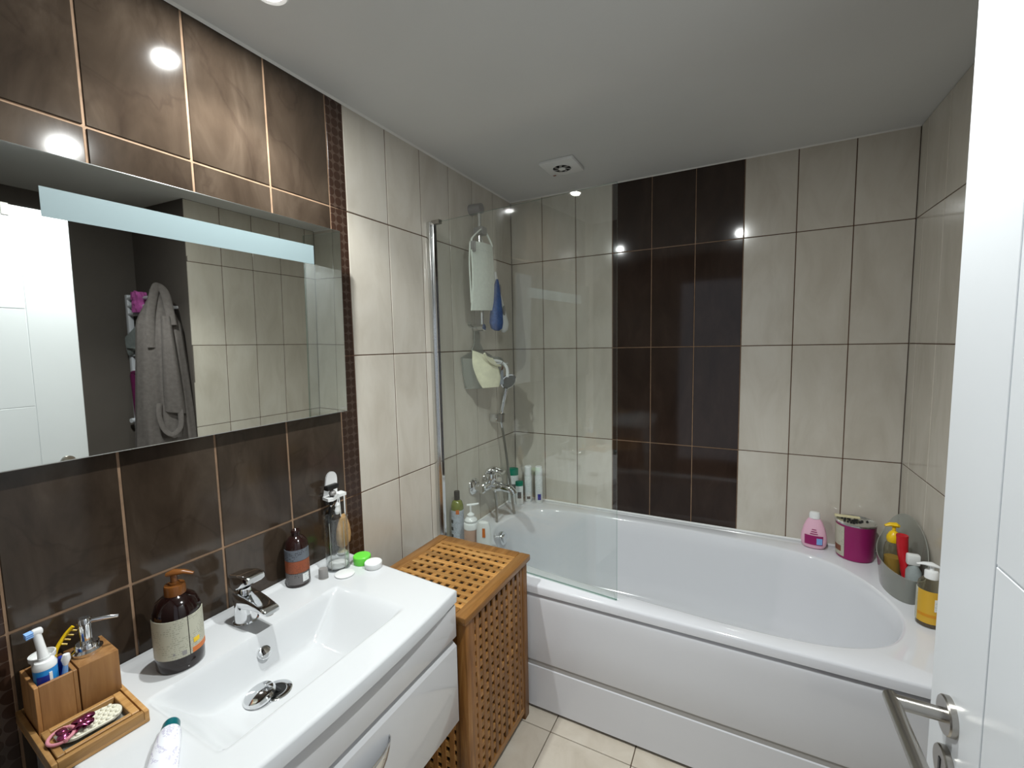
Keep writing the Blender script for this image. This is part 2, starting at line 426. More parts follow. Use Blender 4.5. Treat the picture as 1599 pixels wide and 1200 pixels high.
# back wall (y = 0)
wb = boxpart('wall_back', (-0.12, 0.008, 0), (W+0.12, 0.12, CEIL), 'plaster', None, smooth=0)
tag(wb, 'tiled wall along the bathtub with a dark brown centre panel', 'wall', kind='structure')
xc = [0, 0.1997, 0.4002, 0.6039, 0.8055, 1.0117, 1.2203, 1.4278, 1.6324, W]
boxpart('grout', (0, 0.0022, 0), (0.6039, 0.008, CEIL), 'grout_dark', wb, smooth=0)
boxpart('grout', (0.6039, 0.0022, 0), (1.2203, 0.008, CEIL), 'grout_tan', wb, smooth=0)
boxpart('grout', (1.2203, 0.0022, 0), (W, 0.008, CEIL), 'grout_dark', wb, smooth=0)
for r in range(5):
    for i in range(9):
        dk = 3 <= i <= 5
        tile(wb, 'y', xc[i], xc[i+1], rows[r], rows[r+1], 'choc' if dk else 'cream', 0.0036 if dk else 0.0038, 0.004)

# right wall (x = W) up to the niche
wr = boxpart('wall_right', (W+0.008, NICHE_Y+0.008, 0), (W+0.10, 0.12, CEIL), 'plaster', None, smooth=0)
tag(wr, 'cream tiled wall at the foot of the bathtub', 'wall', kind='structure')
boxpart('grout', (W+0.0022, NICHE_Y+0.008, 0), (W+0.008, 0, CEIL), 'grout_dark', wr, smooth=0)
rc = [0, -0.082, -0.285, -0.488, -0.691, NICHE_Y]
for r in range(5):
    for a, b in zip(rc, rc[1:]): tile(wr, 'x', a, b, rows[r], rows[r+1], 'cream', 0.0038, W+0.004)

# niche behind the door: taupe paint
wn = boxpart('wall_niche', (W, NICHE_Y, 0), (NICHE_X+0.1, NICHE_Y+0.008, CEIL), 'taupe', None, smooth=0)
tag(wn, 'dark taupe painted wall of the niche, carrying the towel radiator', 'wall', kind='structure')
wn2 = boxpart('wall_niche_side', (NICHE_X, FRONT_Y-0.1, 0), (NICHE_X+0.1, NICHE_Y, CEIL), 'taupe', None, smooth=0)
tag(wn2, 'dark taupe painted side wall behind the open door', 'wall', kind='structure')
# wall with the doorway (camera stands in it)
DX0, DX1, DH = 0.66, 1.53, 2.04
bm = new(); add_box(bm, (0, FRONT_Y-0.1, 0), (DX0, FRONT_Y, CEIL)); add_box(bm, (DX1, FRONT_Y-0.1, 0), (NICHE_X, FRONT_Y, CEIL)); add_box(bm, (DX0, FRONT_Y-0.1, DH), (DX1, FRONT_Y, CEIL))
wf = tag(build('wall_front', bm, 'taupe', None, 0), 'painted wall with the doorway opening', 'wall', kind='structure')

# ceiling and floor
ce = tag(boxpart('ceiling', (-0.12, FRONT_Y-0.1, CEIL), (NICHE_X+0.1, 0.12, CEIL+0.1), 'ceil', None, smooth=0), 'plain pale grey painted ceiling', 'ceiling', kind='structure')
bm = new()
add_prism(bm, [(0, 0, CEIL), (0.007, 0, CEIL), (0, 0, CEIL-0.006)], (0, FRONT_Y, 0))
add_prism(bm, [(0, 0, CEIL), (0, -0.006, CEIL), (0, 0, CEIL-0.005)], (W, 0, 0))
tag(build('trim_1', bm, 'caulk', None, 0), 'thin pale filler bead between tiles and ceiling', 'trim', kind='structure')
fl = tag(boxpart('floor', (-0.12, FRONT_Y-1.2, -0.12), (NICHE_X+0.1, 0.12, -0.008), 'grout_dark', None, smooth=0), 'beige tiled bathroom floor', 'floor', kind='structure')
fx = [0.02, 0.32, 0.62, 0.92, 1.22, 1.52, 1.82, 2.12, NICHE_X]
fy = [-0.05, -0.35, -0.65, -0.95, -1.25, -1.55, -1.85, -2.15, FRONT_Y-0.05]
for a, b in zip(fx, fx[1:]):
    for c, d in zip(fy, fy[1:]):
        tile(fl, 'z', a, b, d, c, 'floor', 0.003, -0.004)

# ------------------------------------------------------------------ door
D = thing('door_1', 'white panelled door standing open on the right', 'door', (1.52, FRONT_Y, 0), kind='structure')
FX = 1.500; DY0, DY1 = FRONT_Y+0.01, -1.515
gy, gz = -1.67, (1.19, 1.60)
bm = new(); add_box(bm, (FX, DY0, 0.008), (FX+0.04, DY1, 2.005), 0.002, 2)
leaf = build('door_leaf', bm, 'door', D)
zs = [0.012, 0.38, 0.785, 1.19, 1.595, 2.0]
for i in range(5): boxpart('door_panel', (FX-0.0022, DY0+0.002, zs[i]+0.0015), (FX+0.001, gy-0.0015, zs[i+1]-0.0015), 'door', D, 0.0007, 1)
boxpart('door_stile', (FX-0.0022, gy+0.0015, 0.012), (FX+0.001, DY1-0.002, 2.0), 'door', D, 0.0007, 1)
HY, HZ = -1.588, 0.932
def xlathe(bm, prof, x0, y, z, n=28):   # axis pointing to -x
    mtx = Matrix.Translation((x0, y, z)) @ Matrix.Rotation(-PI/2, 4, 'Y')
    return add_lathe(bm, prof, (0, 0, 0), n, mtx=mtx)
bm = new(); xlathe(bm, [(0.026, 0), (0.026, 0.007), (0.0245, 0.009), (0.011, 0.009)], FX-0.002, HY, HZ, 36)
rose = build('handle_rose', bm, 'steel', D)
bm = new(); add_tube(bm, [(FX-0.009, HY, HZ), (FX-0.03, HY, HZ), (FX-0.066, HY, HZ)], 0.0095, 16); neck = build('handle_neck', bm, 'steel', D)
bm = new(); add_tube(bm, [(FX-0.066, HY+0.0095, HZ), (FX-0.066, HY-0.03, HZ), (FX-0.066, HY-0.128, HZ)], 0.0095, 16); build('lever', bm, 'steel', D)
bm = new(); xlathe(bm, [(0.026, 0), (0.026, 0.007), (0.0245, 0.009), (0.002, 0.009)], FX-0.002, HY, HZ-0.075, 36)
kr = build('key_rose', bm, 'steel', D)
boxpart('keyhole', (FX-0.0118, HY-0.003, HZ-0.085), (FX-0.0105, HY+0.003, HZ-0.065), 'black', kr)
ho = thing('door_hook', 'small grey hook clipped over the top edge of the white door', 'hook', (FX, -1.70, 1.98))
bm = new(); add_box(bm, (FX-0.006, -1.712, 1.962), (FX-0.0025, -1.690, 2.0062), 0.001, 1); build('clip', bm, 'greymetal', ho)
bm = new(); add_box(bm, (FX-0.006, -1.712, 2.0062), (FX+0.044, -1.690, 2.009), 0.0008, 1); build('saddle', bm, 'greymetal', ho)

# ------------------------------------------------------------------ ceiling downlights
def downlight(x, y, label, k=1.0):
    t = thing('downlight', label, 'ceiling light', (x, y, CEIL), 'recessed ceiling downlights')
    lathepart('trim_ring', [(0.026, 0), (0.041, 0.0), (0.041, -0.003), (0.037, -0.006), (0.027, -0.004), (0.026, 0)], (x, y, CEIL), 'whitegloss', t, 36, cap0=False, cap1=False)
    lathepart('lens', [(0.0255, 0.0), (0.0255, -0.002), (0.018, -0.0035), (0.0, -0.0038)], (x, y, CEIL), 'lamp', t, 28)
    ld = bpy.data.lights.new('lamp_beam', 'SPOT'); ld.energy = LAMP_W*k; ld.color = LAMP_COL
    ld.spot_size = math.radians(122); ld.spot_blend = 0.42; ld.shadow_soft_size = 0.018
    lo = bpy.data.objects.new('lamp_beam', ld); COL.objects.link(lo); lo.parent = t; lo.location = (0, 0, -0.028)
    ad = bpy.data.lights.new('lamp_spill', 'AREA'); ad.shape = 'DISK'; ad.size = 0.04; ad.energy = SPILL_W*k; ad.color = LAMP_COL
    ao = bpy.data.objects.new('lamp_spill', ad); COL.objects.link(ao); ao.parent = t; ao.location = (0, 0, -0.008)
downlight(0.234, -1.645, 'recessed ceiling downlight nearest the mirror wall', 0.88)
downlight(1.19, -1.56, 'recessed ceiling downlight in front of the open door', 1.24)

# ------------------------------------------------------------------ extractor fan
cx, cy = 0.462, -0.360
F = thing('extractor_fan', 'square white extractor fan with round grille in ceiling', 'fan', (cx, cy, CEIL))
boxpart('cover_plate', (cx-0.081, cy-0.083, CEIL-0.016), (cx+0.081, cy+0.083, CEIL), 'white', F, 0.004)
lathepart('duct_ring', [(0.047, -0.0155), (0.047, -0.0185), (0.042, -0.0185), (0.042, -0.0155)], (cx, cy, CEIL), 'white', F, 36, cap0=False, cap1=False)
lathepart('duct', [(0.042, -0.0165), (0.0, -0.0165)], (cx, cy, CEIL), 'dark', F, 36)
bm = new()
for i in range(7):
    a = 2*PI*i/7
    add_tube(bm, [(cx+0.012*math.cos(a), cy+0.012*math.sin(a), CEIL-0.018), (cx+0.030*math.cos(a+0.35), cy+0.030*math.sin(a+0.35), CEIL-0.0185), (cx+0.041*math.cos(a+0.5), cy+0.041*math.sin(a+0.5), CEIL-0.018)], 0.004, 6, flat=(0.3, 1.6))
build('impeller', bm, 'greymetal', F)
lathepart('hub', [(0.016, -0.0165), (0.016, -0.021), (0.012, -0.0225), (0, -0.0225)], (cx, cy, CEIL), 'white', F, 24)
boxpart('badge', (cx-0.070, cy+0.062, CEIL-0.0172), (cx-0.056, cy+0.072, CEIL-0.0158), 'brownbar', F)

# ------------------------------------------------------------------ bathtub
B = thing('bathtub', 'long white built-in bathtub with panelled front', 'bathtub', (W/2, -0.44, 0))
IP = [(.115, -.42), (.135, -.30), (.18, -.20), (.27, -.135), (.45, -.105), (.8, -.092), (1.2, -.105), (1.45, -.14), (1.58, -.20), (1.67, -.32), (1.725, -.50), (1.70, -.64), (1.63, -.74), (1.50, -.803), (1.3, -.826), (1.0, -.815), (.7, -.79), (.45, -.758), (.30, -.705), (.20, -.62), (.135, -.52)]
inner = spline([(x, y, 0) for x, y in IP], 8, True)
BC = Vector((0.92, -0.455, 0))
def tub_ring(sx, sy, z, shx=0.0):
    return [Vector((BC.x+shx+(p.x-BC.x)*sx, BC.y+(p.y-BC.y)*sy, z)) for p in inner]
x0, x1, y0, y1 = 0.002, W-0.002, -0.887, -0.002
def outer_pt(p, inset, z):
    d = p-BC; a0_, a1_, b0_, b1_ = x0+inset, x1-inset, y0+inset, y1-inset
    t = 1e9
    if d.x > 1e-9: t = min(t, (a1_-BC.x)/d.x)
    if d.x < -1e-9: t = min(t, (a0_-BC.x)/d.x)
    if d.y > 1e-9: t = min(t, (b1_-BC.y)/d.y)
    if d.y < -1e-9: t = min(t, (b0_-BC.y)/d.y)
    return Vector((BC.x+d.x*t, BC.y+d.y*t, z))
# make the outer ring hit its corners exactly
outer_dirs = [p.copy() for p in inner]
for cxy in ((x0, y0), (x0, y1), (x1, y0), (x1, y1)):
    c = Vector((cxy[0], cxy[1], 0)); ca = math.atan2(c.y-BC.y, c.x-BC.x)
    k = min(range(len(inner)), key=lambda i: abs((math.atan2(inner[i].y-BC.y, inner[i].x-BC.x)-ca+PI) % (2*PI)-PI))
    outer_dirs[k] = c
def oring(inset, z): return [outer_pt(p, inset, z) for p in outer_dirs]
bm = new()
rings = [oring(0.004, 0.490), oring(0.0, 0.492), oring(0.0, 0.517), oring(0.0025, 0.523), oring(0.008, RIM),
         [Vector((p.x, p.y, RIM)) for p in tub_ring(1.006, 1.014, RIM)], tub_ring(0.998, 0.996, RIM-0.002), tub_ring(0.991, 0.982, RIM-0.009),
         tub_ring(0.982, 0.965, 0.46), tub_ring(0.965, 0.935, 0.36), tub_ring(0.935, 0.885, 0.24), tub_ring(0.90, 0.82, 0.165), tub_ring(0.85, 0.72, 0.135), tub_ring(0.6, 0.45, 0.128), tub_ring(0.05, 0.05, 0.124)]
add_loft(bm, rings, cap0=False)
build('tub_shell', bm, 'acryl', B, 40)
def panel(name, prof):
    bm = new(); add_prism(bm, [(0.004, y, z) for y, z in prof], (W-0.008, 0, 0)); return build(name, bm, 'acryl', B, 25)
panel('front_panel', [(-0.86, 0.209), (-0.8785, 0.209), (-0.8805, 0.216), (-0.8840, 0.33), (-0.8835, 0.43), (-0.8825, 0.465), (-0.8805, 0.478), (-0.8765, 0.4845), (-0.872, 0.4865), (-0.86, 0.4865)])
boxpart('panel_groove', (0.004, -0.8755, 0.184), (W-0.004, -0.86, 0.210), 'groove', B)
panel('plinth_panel', [(-0.86, 0.010), (-0.875, 0.010), (-0.8785, 0.014), (-0.8785, 0.183), (-0.875, 0.187), (-0.86, 0.187)])
boxpart('shadow_gap', (0.01, -0.866, 0.0005), (W-0.01, -0.84, 0.4895), 'dark', B)
bm = new(); xl = Matrix.Translation((0.140, -0.440, 0.455)) @ Matrix.Rotation(math.radians(84), 4, 'Y')
add_lathe(bm, [(0.034, -0.012), (0.036, 0.004), (0.033, 0.012), (0.022, 0.014), (0.021, 0.022), (0.0, 0.024)], (0, 0, 0), 32, mtx=xl)
build('overflow_knob', bm, 'chrome', B)
lathepart('waste', [(0.035, 0.122), (0.035, 0.132), (0.02, 0.137), (0, 0.138)], (0.42, -0.455, 0), 'chrome', B)
bm = new(); add_tube(bm, [(0.01, -0.0065, RIM+0.001), (W-0.01, -0.0065, RIM+0.001)], 0.006, 8)
add_tube(bm, [(0.0065, -0.0065, RIM+0.001), (0.0065, -0.77, RIM+0.001)], 0.006, 8); add_tube(bm, [(W-0.0065, -0.0065, RIM+0.001), (W-0.0065, -0.88, RIM+0.001)], 0.006, 8)
build('silicone_bead', bm, 'whitegloss', B)

# ------------------------------------------------------------------ glass bath screen
G = thing('bath_screen', 'clear glass bath screen on the tub rim', 'shower screen', (0, -0.775, RIM))
GA = Vector((0.020, -0.777)); GB = Vector((0.846, -0.852)); gd = (GB-GA).normalized(); gn = Vector((-gd.y, gd.x))
GZ0, GZ1 = RIM+0.004, 1.992
def gq(s, o, z): p = GA+gd*s+gn*o; return Vector((p.x, p.y, z))
GL = (GB-GA).length
bm = new()
add_loft(bm, [[gq(0.004, -0.003, z), gq(GL, -0.003, z), gq(GL, 0.003, z), gq(0.004, 0.003, z)] for z in (GZ0, GZ1)])
gp = build('glass_pane', bm, ['glass', 'glassedge'], G, 0)
for p in gp.data.polygons:
    if p.area < 0.05: p.material_index = 1
boxpart('wall_profile', (0.0, -0.797, RIM+0.002), (0.020, -0.774, 1.995), 'alu', G, 0.003)
bm = new(); add_loft(bm, [[gq(-0.002, -0.008, z), gq(0.014, -0.008, z), gq(0.014, 0.008, z), gq(-0.002, 0.008, z)] for z in (RIM+0.004, 1.996)]); build('hinge_profile', bm, 'chrome', G, 0)
bm = new(); add_loft(bm, [[gq(0.0, -0.010, z), gq(0.045, -0.010, z), gq(0.045, 0.010, z), gq(0.0, 0.010, z)] for z in (1.984, 2.000)]); build('top_clamp', bm, 'steel', G, 0)
bm = new(); add_loft(bm, [[gq(0.012, -0.005, z), gq(GL, -0.005, z), gq(GL, 0.005, z), gq(0.012, 0.005, z)] for z in (RIM+0.0005, RIM+0.0038)]); build('bottom_seal', bm, 'glass', G, 0)

# ------------------------------------------------------------------ washbasin top with basin
VY0, VY1 = -2.110, -1.352      # left end, right end
BX0, BX1, BY0, BY1 = 0.170, 0.432, -1.985, -1.495
def end_y(x): return -1.326-0.07*x
def front_x(y): return 0.524-0.12*(y+1.74)**2
def smin(vals, k=0.10):
    s = sum(math.exp(-v/k) for v in vals); return -k*math.log(s)
def sst(t): t = max(0, min(1, t)); return t*t*(3-2*t)
def top_z(x, y):
    dx0, dx1, dy0, dy1 = x-BX0, BX1-x, y-BY0, BY1-y
    # rounded-corner inside test
    if min(dx0, dx1, dy0, dy1) > -0.02:
        d = smin([dx0/0.042, dx1/0.060, dy0/0.120, dy1/0.150, 1.0], 0.075)
        if d > 0: zz = TOP-0.096*sst(min(1, max(0, d))**0.82)
        else: zz = TOP
    else: zz = TOP
    # raised back edge
    if x < 0.028: zz += 0.006*sst((0.028-x)/0.012)
    return zz
bm = new(); NX, NY = 96, 150
grid = []
for j in range(NY+1):
    yb = VY0+(VY1-VY0)*j/NY; row = []
    for i in range(NX+1):
        x = 0.002+(front_x(yb)-0.002)*i/NX
        y = yb if yb < -1.49 else -1.49+(yb+1.49)*(end_y(x)+1.49)/(VY1+1.49)
        z = top_z(x, y)
        e = min(front_x(yb)-x, y-VY0, end_y(x)-y)
        if e < 0.006: z -= (0.006-math.sqrt(max(0, 0.006**2-(0.006-e)**2)))*1.0
        row.append(bm.verts.new((x, y, z)))
    grid.append(row)
for j in range(NY):
    for i in range(NX): bm.faces.new((grid[j][i], grid[j][i+1], grid[j+1][i+1], grid[j+1][i]))
bd = [grid[0][i] for i in range(NX+1)]+[grid[j][NX] for j in range(1, NY+1)]+[grid[NY][i] for i in range(NX-1, -1, -1)]+[grid[j][0] for j in range(NY-1, 0, -1)]
low = [bm.verts.new((v.co.x if v.co.x < 0.01 else v.co.x-0.0015, v.co.y, 0.712)) for v in bd]
for k in range(len(bd)):
    l = (k+1) % len(bd); bm.faces.new((bd[k], low[k], low[l], bd[l]))
SK = thing('washbasin', 'white ceramic washbasin top with sloping rectangular basin', 'sink', (0.25, -1.74, TOP))
build('basin_top', bm, 'ceramic', SK, 50)
# overflow cap on the back slope and waste fitting
ofz = top_z(0.186, -1.745)
mt = Matrix.Translation((0.1885, -1.745, ofz-0.004)) @ Matrix.Rotation(math.radians(62), 4, 'Y')
bm = new(); add_lathe(bm, [(0.0155, -0.008), (0.0165, 0.004), (0.0155, 0.0075), (0.012, 0.009), (0, 0.009)], (0, 0, 0), 28, mtx=mt); build('overflow_cap', bm, 'chrome', SK)
DRX, DRY = 0.272, -1.772; dz = top_z(DRX, DRY)
wst = lathepart('waste_ring', [(0.035, -0.004), (0.035, 0.0015), (0.031, 0.0035), (0.022, 0.0025), (0.021, -0.004)], (DRX, DRY, dz+0.0005), 'chrome', SK, 32, cap1=False)
lathepart('waste_hole', [(0.0225, -0.001), (0.0225, 0.0012), (0, 0.0012)], (DRX, DRY, dz+0.0005), 'black', wst, 24)
bm = new(); add_tube(bm, [(DRX+0.006, DRY+0.004, dz), (DRX+0.003, DRY-0.004, dz+0.011), (DRX-0.004, DRY-0.013, dz+0.014)], 0.006, 8); build('plug_stem', bm, 'black', wst)
mt = Matrix.Translation((DRX-0.012, DRY-0.032, dz+0.010)) @ Matrix.Rotation(math.radians(13), 4, 'X') @ Matrix.Rotation(math.radians(-5), 4, 'Y')
bm = new(); add_lathe(bm, [(0.028, -0.007), (0.0335, -0.005), (0.0345, 0.0), (0.031, 0.006), (0.020, 0.0095), (0, 0.0105)], (0, 0, 0), 36, mtx=mt); build('plug', bm, 'chrome', SK)

# ------------------------------------------------------------------ vanity cabinet
V = thing('vanity_cabinet', 'white glossy wall-hung vanity cabinet with two drawers', 'cabinet', (0.25, -1.74, 0.335))
for ya, yb in ((-2.098, -2.080), (-1.386, -1.368)): boxpart('side_board', (0.002, ya, 0.338), (0.484, yb, 0.7115), 'lacquer', V, 0.001)
boxpart('bottom_board', (0.002, -2.080, 0.338), (0.484, -1.386, 0.356), 'lacquer', V)
boxpart('back_board', (0.002, -2.080, 0.356), (0.014, -1.386, 0.60), 'lacquer', V)
boxpart('grip_channel', (0.472, -2.080, 0.356), (0.484, -1.386, 0.7115), 'greymetal', V)
bm = new(); add_box(bm, (0.484, -2.100, 0.607), (0.503, -1.366, 0.704), 0.0012, 2); build('drawer', bm, 'lacquer', V)
bm = new(); add_prism(bm, [(0.484, -2.100, 0.340), (0.503, -2.100, 0.340), (0.503, -2.100, 0.578), (0.486, -2.100, 0.592), (0.484, -2.100, 0.592)], (0, 0.734, 0), 0.0008); dr = build('drawer', bm, 'lacquer', V)
# half-moon chrome cup pull on the lower drawer
bm = new(); rings = []
for i in range(17):
    a = PI*i/16; yy = -1.740+0.092*math.cos(a); dep = math.sin(a); ring = []
    for j in range(9):
        b_ = PI/2*j/8
        ring.append(Vector((0.5025+0.026*dep*math.cos(b_)+0.0005, yy, 0.536-0.082*dep*math.sin(b_)-0.002*j/8)))
    rings.append(ring)
add_loft(bm, rings, closed=False)
pl = build('cup_pull', bm, 'chrome', dr, 60)
so = pl.modifiers.new('thickness', 'SOLIDIFY'); so.thickness = 0.002

# ------------------------------------------------------------------ basin mixer tap
fx_, fy_ = 0.088, -1.724
T = thing('basin_tap', 'chrome single-lever mixer tap on the washbasin', 'tap', (fx_, fy_, TOP))
lathepart('tap_body', [(0.030, 0.0005), (0.030, 0.003), (0.0265, 0.006), (0.0245, 0.04), (0.0245, 0.060), (0.0225, 0.070), (0.018, 0.078), (0.017, 0.092), (0.0, 0.092)], (fx_, fy_, TOP), 'chrome', T, 32)
bm = new(); rings = []
for s, zt, zb, hw in ((-0.020, 0.080, 0.050, 0.020), (0.0, 0.082, 0.045, 0.024), (0.03, 0.080, 0.046, 0.0235), (0.065, 0.074, 0.054, 0.022), (0.095, 0.067, 0.054, 0.0205), (0.112, 0.062, 0.050, 0.0195), (0.116, 0.059, 0.050, 0.018)):
    ring = []; zm = (zt+zb)/2; hh = (zt-zb)/2
    for k in range(20):
        a = 2*PI*k/20; cx_, cz_ = math.cos(a), math.sin(a)
        ex = 0.35
        ring.append(Vector((fx_+s, fy_+hw*math.copysign(abs(cx_)**ex, cx_), TOP+zm+hh*math.copysign(abs(cz_)**ex, cz_))))
    rings.append(ring)
add_loft(bm, rings); sp = build('spout', bm, 'chrome', T, 40)
bm = new(); add_lathe(bm, [(0.011, 0), (0.011, 0.012), (0.009, 0.012)], (fx_+0.100, fy_, TOP+0.044), 20); build('aerator', bm, 'steel', sp)
bm = new(); rings = []
for s, zt, zb, hw in ((-0.034, 0.116, 0.100, 0.017), (-0.028, 0.126, 0.090, 0.0235), (0.0, 0.134, 0.089, 0.0275), (0.028, 0.139, 0.103, 0.0275), (0.052, 0.138, 0.116, 0.0255), (0.058, 0.134, 0.121, 0.022)):
    ring = []; zm = (zt+zb)/2; hh = (zt-zb)/2
    for k in range(20):
        a = 2*PI*k/20; cx_, cz_ = math.cos(a), math.sin(a); ex = 0.38
        ring.append(Vector((fx_+s, fy_+hw*math.copysign(abs(cx_)**ex, cx_), TOP+zm+hh*math.copysign(abs(cz_)**ex, cz_))))
    rings.append(ring)
add_loft(bm, rings); build('lever', bm, 'chrome', T, 40)

# ------------------------------------------------------------------ mirror
MI = thing('wall_mirror', 'wide rectangular mirror with a frosted band above the washbasin', 'mirror', (0.03, -1.73, 1.245))
MY0, MY1, MZ0, MZ1 = -2.135, -1.3185, 1.2455, 1.838
boxpart('back_box', (0.0, MY0+0.06, MZ0+0.06), (0.040, MY1-0.05, MZ1-0.06), 'alu', MI)
tl = Matrix.Translation((0.048, 0, MZ0)) @ Matrix.Rotation(math.radians(1.0), 4, 'Y') @ Matrix.Translation((-0.048, 0, -MZ0))
bm = new(); add_box(bm, (0.0405, MY0, MZ0), (0.0478, MY1, MZ1), 0.0012, 2, mtx=tl); build('mirror_rim', bm, 'alu', MI)
bm = new(); add_box(bm, (0.0470, MY0+0.0022, MZ0+0.0022), (0.0485, MY1-0.0022, MZ1-0.0022), 0, mtx=tl); build('mirror_glass', bm, 'mirror', MI, 0)
bm = new(); add_box(bm, (0.0484, -2.020, 1.7165), (0.0491, -1.424, 1.7720), 0, mtx=tl); build('frosted_band', bm, 'frost', MI, 0)
bm = new()
for i in range(5): add_box(bm, (0.0484, -1.346+i*0.005, 1.2580), (0.0489, -1.3425+i*0.005, 1.2610), 0, mtx=tl)
build('maker_mark', bm, 'greymetal', MI, 0)

# ------------------------------------------------------------------ laundry hamper
HX0, HX1, HY0, HY1, HT = 0.092, 0.522, -1.3465, -0.894, 0.652
H = thing('laundry_hamper', 'wooden lattice laundry hamper between vanity and bathtub', 'hamper', ((HX0+HX1)/2, (HY0+HY1)/2, 0))
def slatmesh(sz, name, material, bev=0.0015):
    bm = new(); add_box(bm, (-sz[0]/2, -sz[1]/2, -sz[2]/2), (sz[0]/2, sz[1]/2, sz[2]/2), bev, 1)
    bmesh.ops.recalc_face_normals(bm, faces=bm.faces)
    me = bpy.data.meshes.new(name); bm.to_mesh(me); bm.free(); me.materials.append(M[material]); return me
def inst(name, me, loc, parent):
    o = bpy.data.objects.new(name, me); COL.objects.link(o); o.parent = parent; o.location = Vector(loc)-wloc(parent); return o
# lid
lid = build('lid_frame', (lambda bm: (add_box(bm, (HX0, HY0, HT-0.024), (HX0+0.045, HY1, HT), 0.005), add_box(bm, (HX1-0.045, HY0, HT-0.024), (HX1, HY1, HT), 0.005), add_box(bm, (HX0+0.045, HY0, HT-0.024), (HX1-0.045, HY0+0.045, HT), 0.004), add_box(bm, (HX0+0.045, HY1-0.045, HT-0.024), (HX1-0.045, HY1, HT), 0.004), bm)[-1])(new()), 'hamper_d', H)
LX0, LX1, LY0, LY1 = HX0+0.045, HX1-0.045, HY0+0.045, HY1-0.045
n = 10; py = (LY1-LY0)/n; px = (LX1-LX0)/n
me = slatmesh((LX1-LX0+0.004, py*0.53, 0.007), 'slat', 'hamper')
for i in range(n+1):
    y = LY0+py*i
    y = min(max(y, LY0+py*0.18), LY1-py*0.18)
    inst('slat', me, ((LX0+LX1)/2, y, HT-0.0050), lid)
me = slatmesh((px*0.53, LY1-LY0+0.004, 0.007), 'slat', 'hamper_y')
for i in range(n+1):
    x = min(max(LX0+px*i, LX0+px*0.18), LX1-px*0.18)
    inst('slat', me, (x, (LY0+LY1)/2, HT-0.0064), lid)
# legs
bx0, bx1, by0, by1 = HX0+0.010, HX1-0.008, HY0+0.014, HY1-0.016
zt = HT-0.024
for x in (bx0, bx1-0.036):
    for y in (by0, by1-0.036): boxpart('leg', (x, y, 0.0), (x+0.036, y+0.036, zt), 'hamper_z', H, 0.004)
def side(plane, face, sgn):
    a0, a1 = (by0+0.036, by1-0.036) if plane == 'x' else (bx0+0.036, bx1-0.036)
    zl, zh = 0.055, zt-0.012
    f0, f1 = (face-0.018, face-0.003) if sgn > 0 else (face+0.003, face+0.018)
    for z0_, z1_ in ((0.028, zl), (zh, zt)):
        if plane == 'x': boxpart('side_rail', (f0, a0, z0_), (f1, a1, z1_), 'hamper_d', H, 0.002, 1)
        else: boxpart('side_rail', (a0, f0, z0_), (a1, f1, z1_), 'hamper_d', H, 0.002, 1)
    nv = 10; pv = (a1-a0)/nv; nh = 16; ph = (zh-zl)/nh
    o1 = face-sgn*0.0075; o2 = face-sgn*0.0088
    if plane == 'x':
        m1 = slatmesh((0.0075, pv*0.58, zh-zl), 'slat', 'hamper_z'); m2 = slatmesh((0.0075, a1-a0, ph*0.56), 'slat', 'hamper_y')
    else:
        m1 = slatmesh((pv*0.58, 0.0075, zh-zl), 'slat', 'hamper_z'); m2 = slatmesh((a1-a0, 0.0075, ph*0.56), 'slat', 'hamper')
    for i in range(nv+1):
        a = min(max(a0+pv*i, a0+pv*0.2), a1-pv*0.2)
        inst('slat', m1, (o1, a, (zl+zh)/2) if plane == 'x' else (a, o1, (zl+zh)/2), H)
    for i in range(1, nh):
        z = zl+ph*i
        inst('slat', m2, (o2, (a0+a1)/2, z) if plane == 'x' else ((a0+a1)/2, o2, z), H)
side('x', bx1, 1); side('y', by0, -1); side('x', bx0, -1); side('y', by1, 1)
boxpart('liner', (bx0+0.024, by0+0.024, 0.03), (bx1-0.024, by1-0.024, zt-0.010), 'liner', H, 0.01)

# ------------------------------------------------------------------ shower fittings on the left wall
R = thing('shower_rail', 'grey wall rail with chrome pole high above the tub', 'shower rail', (0.0, -0.437, 1.54))
tubepart('pole', [(0.05, -0.437, 2.145), (0.05, -0.437, 1.8), (0.05, -0.437, 1.532)], 0.0095, 'chrome', R, 16)
bm = new(); add_tube(bm, [(0.0, -0.437, 2.135), (0.03, -0.437, 2.135), (0.066, -0.437, 2.135)], [0.027, 0.026, 0.025], 24); build('top_bracket', bm, 'greymetal', R)
bm = new(); add_tube(bm, [(0.0, -0.437, 1.548), (0.03, -0.437, 1.548), (0.064, -0.437, 1.548)], [0.02, 0.018, 0.018], 20); build('bottom_bracket', bm, 'chrome', R)
bm = new(); add_box(bm, (0.030, -0.463, 2.005), (0.082, -0.411, 2.045), 0.008); sl = build('slider', bm, 'greymetal', R)

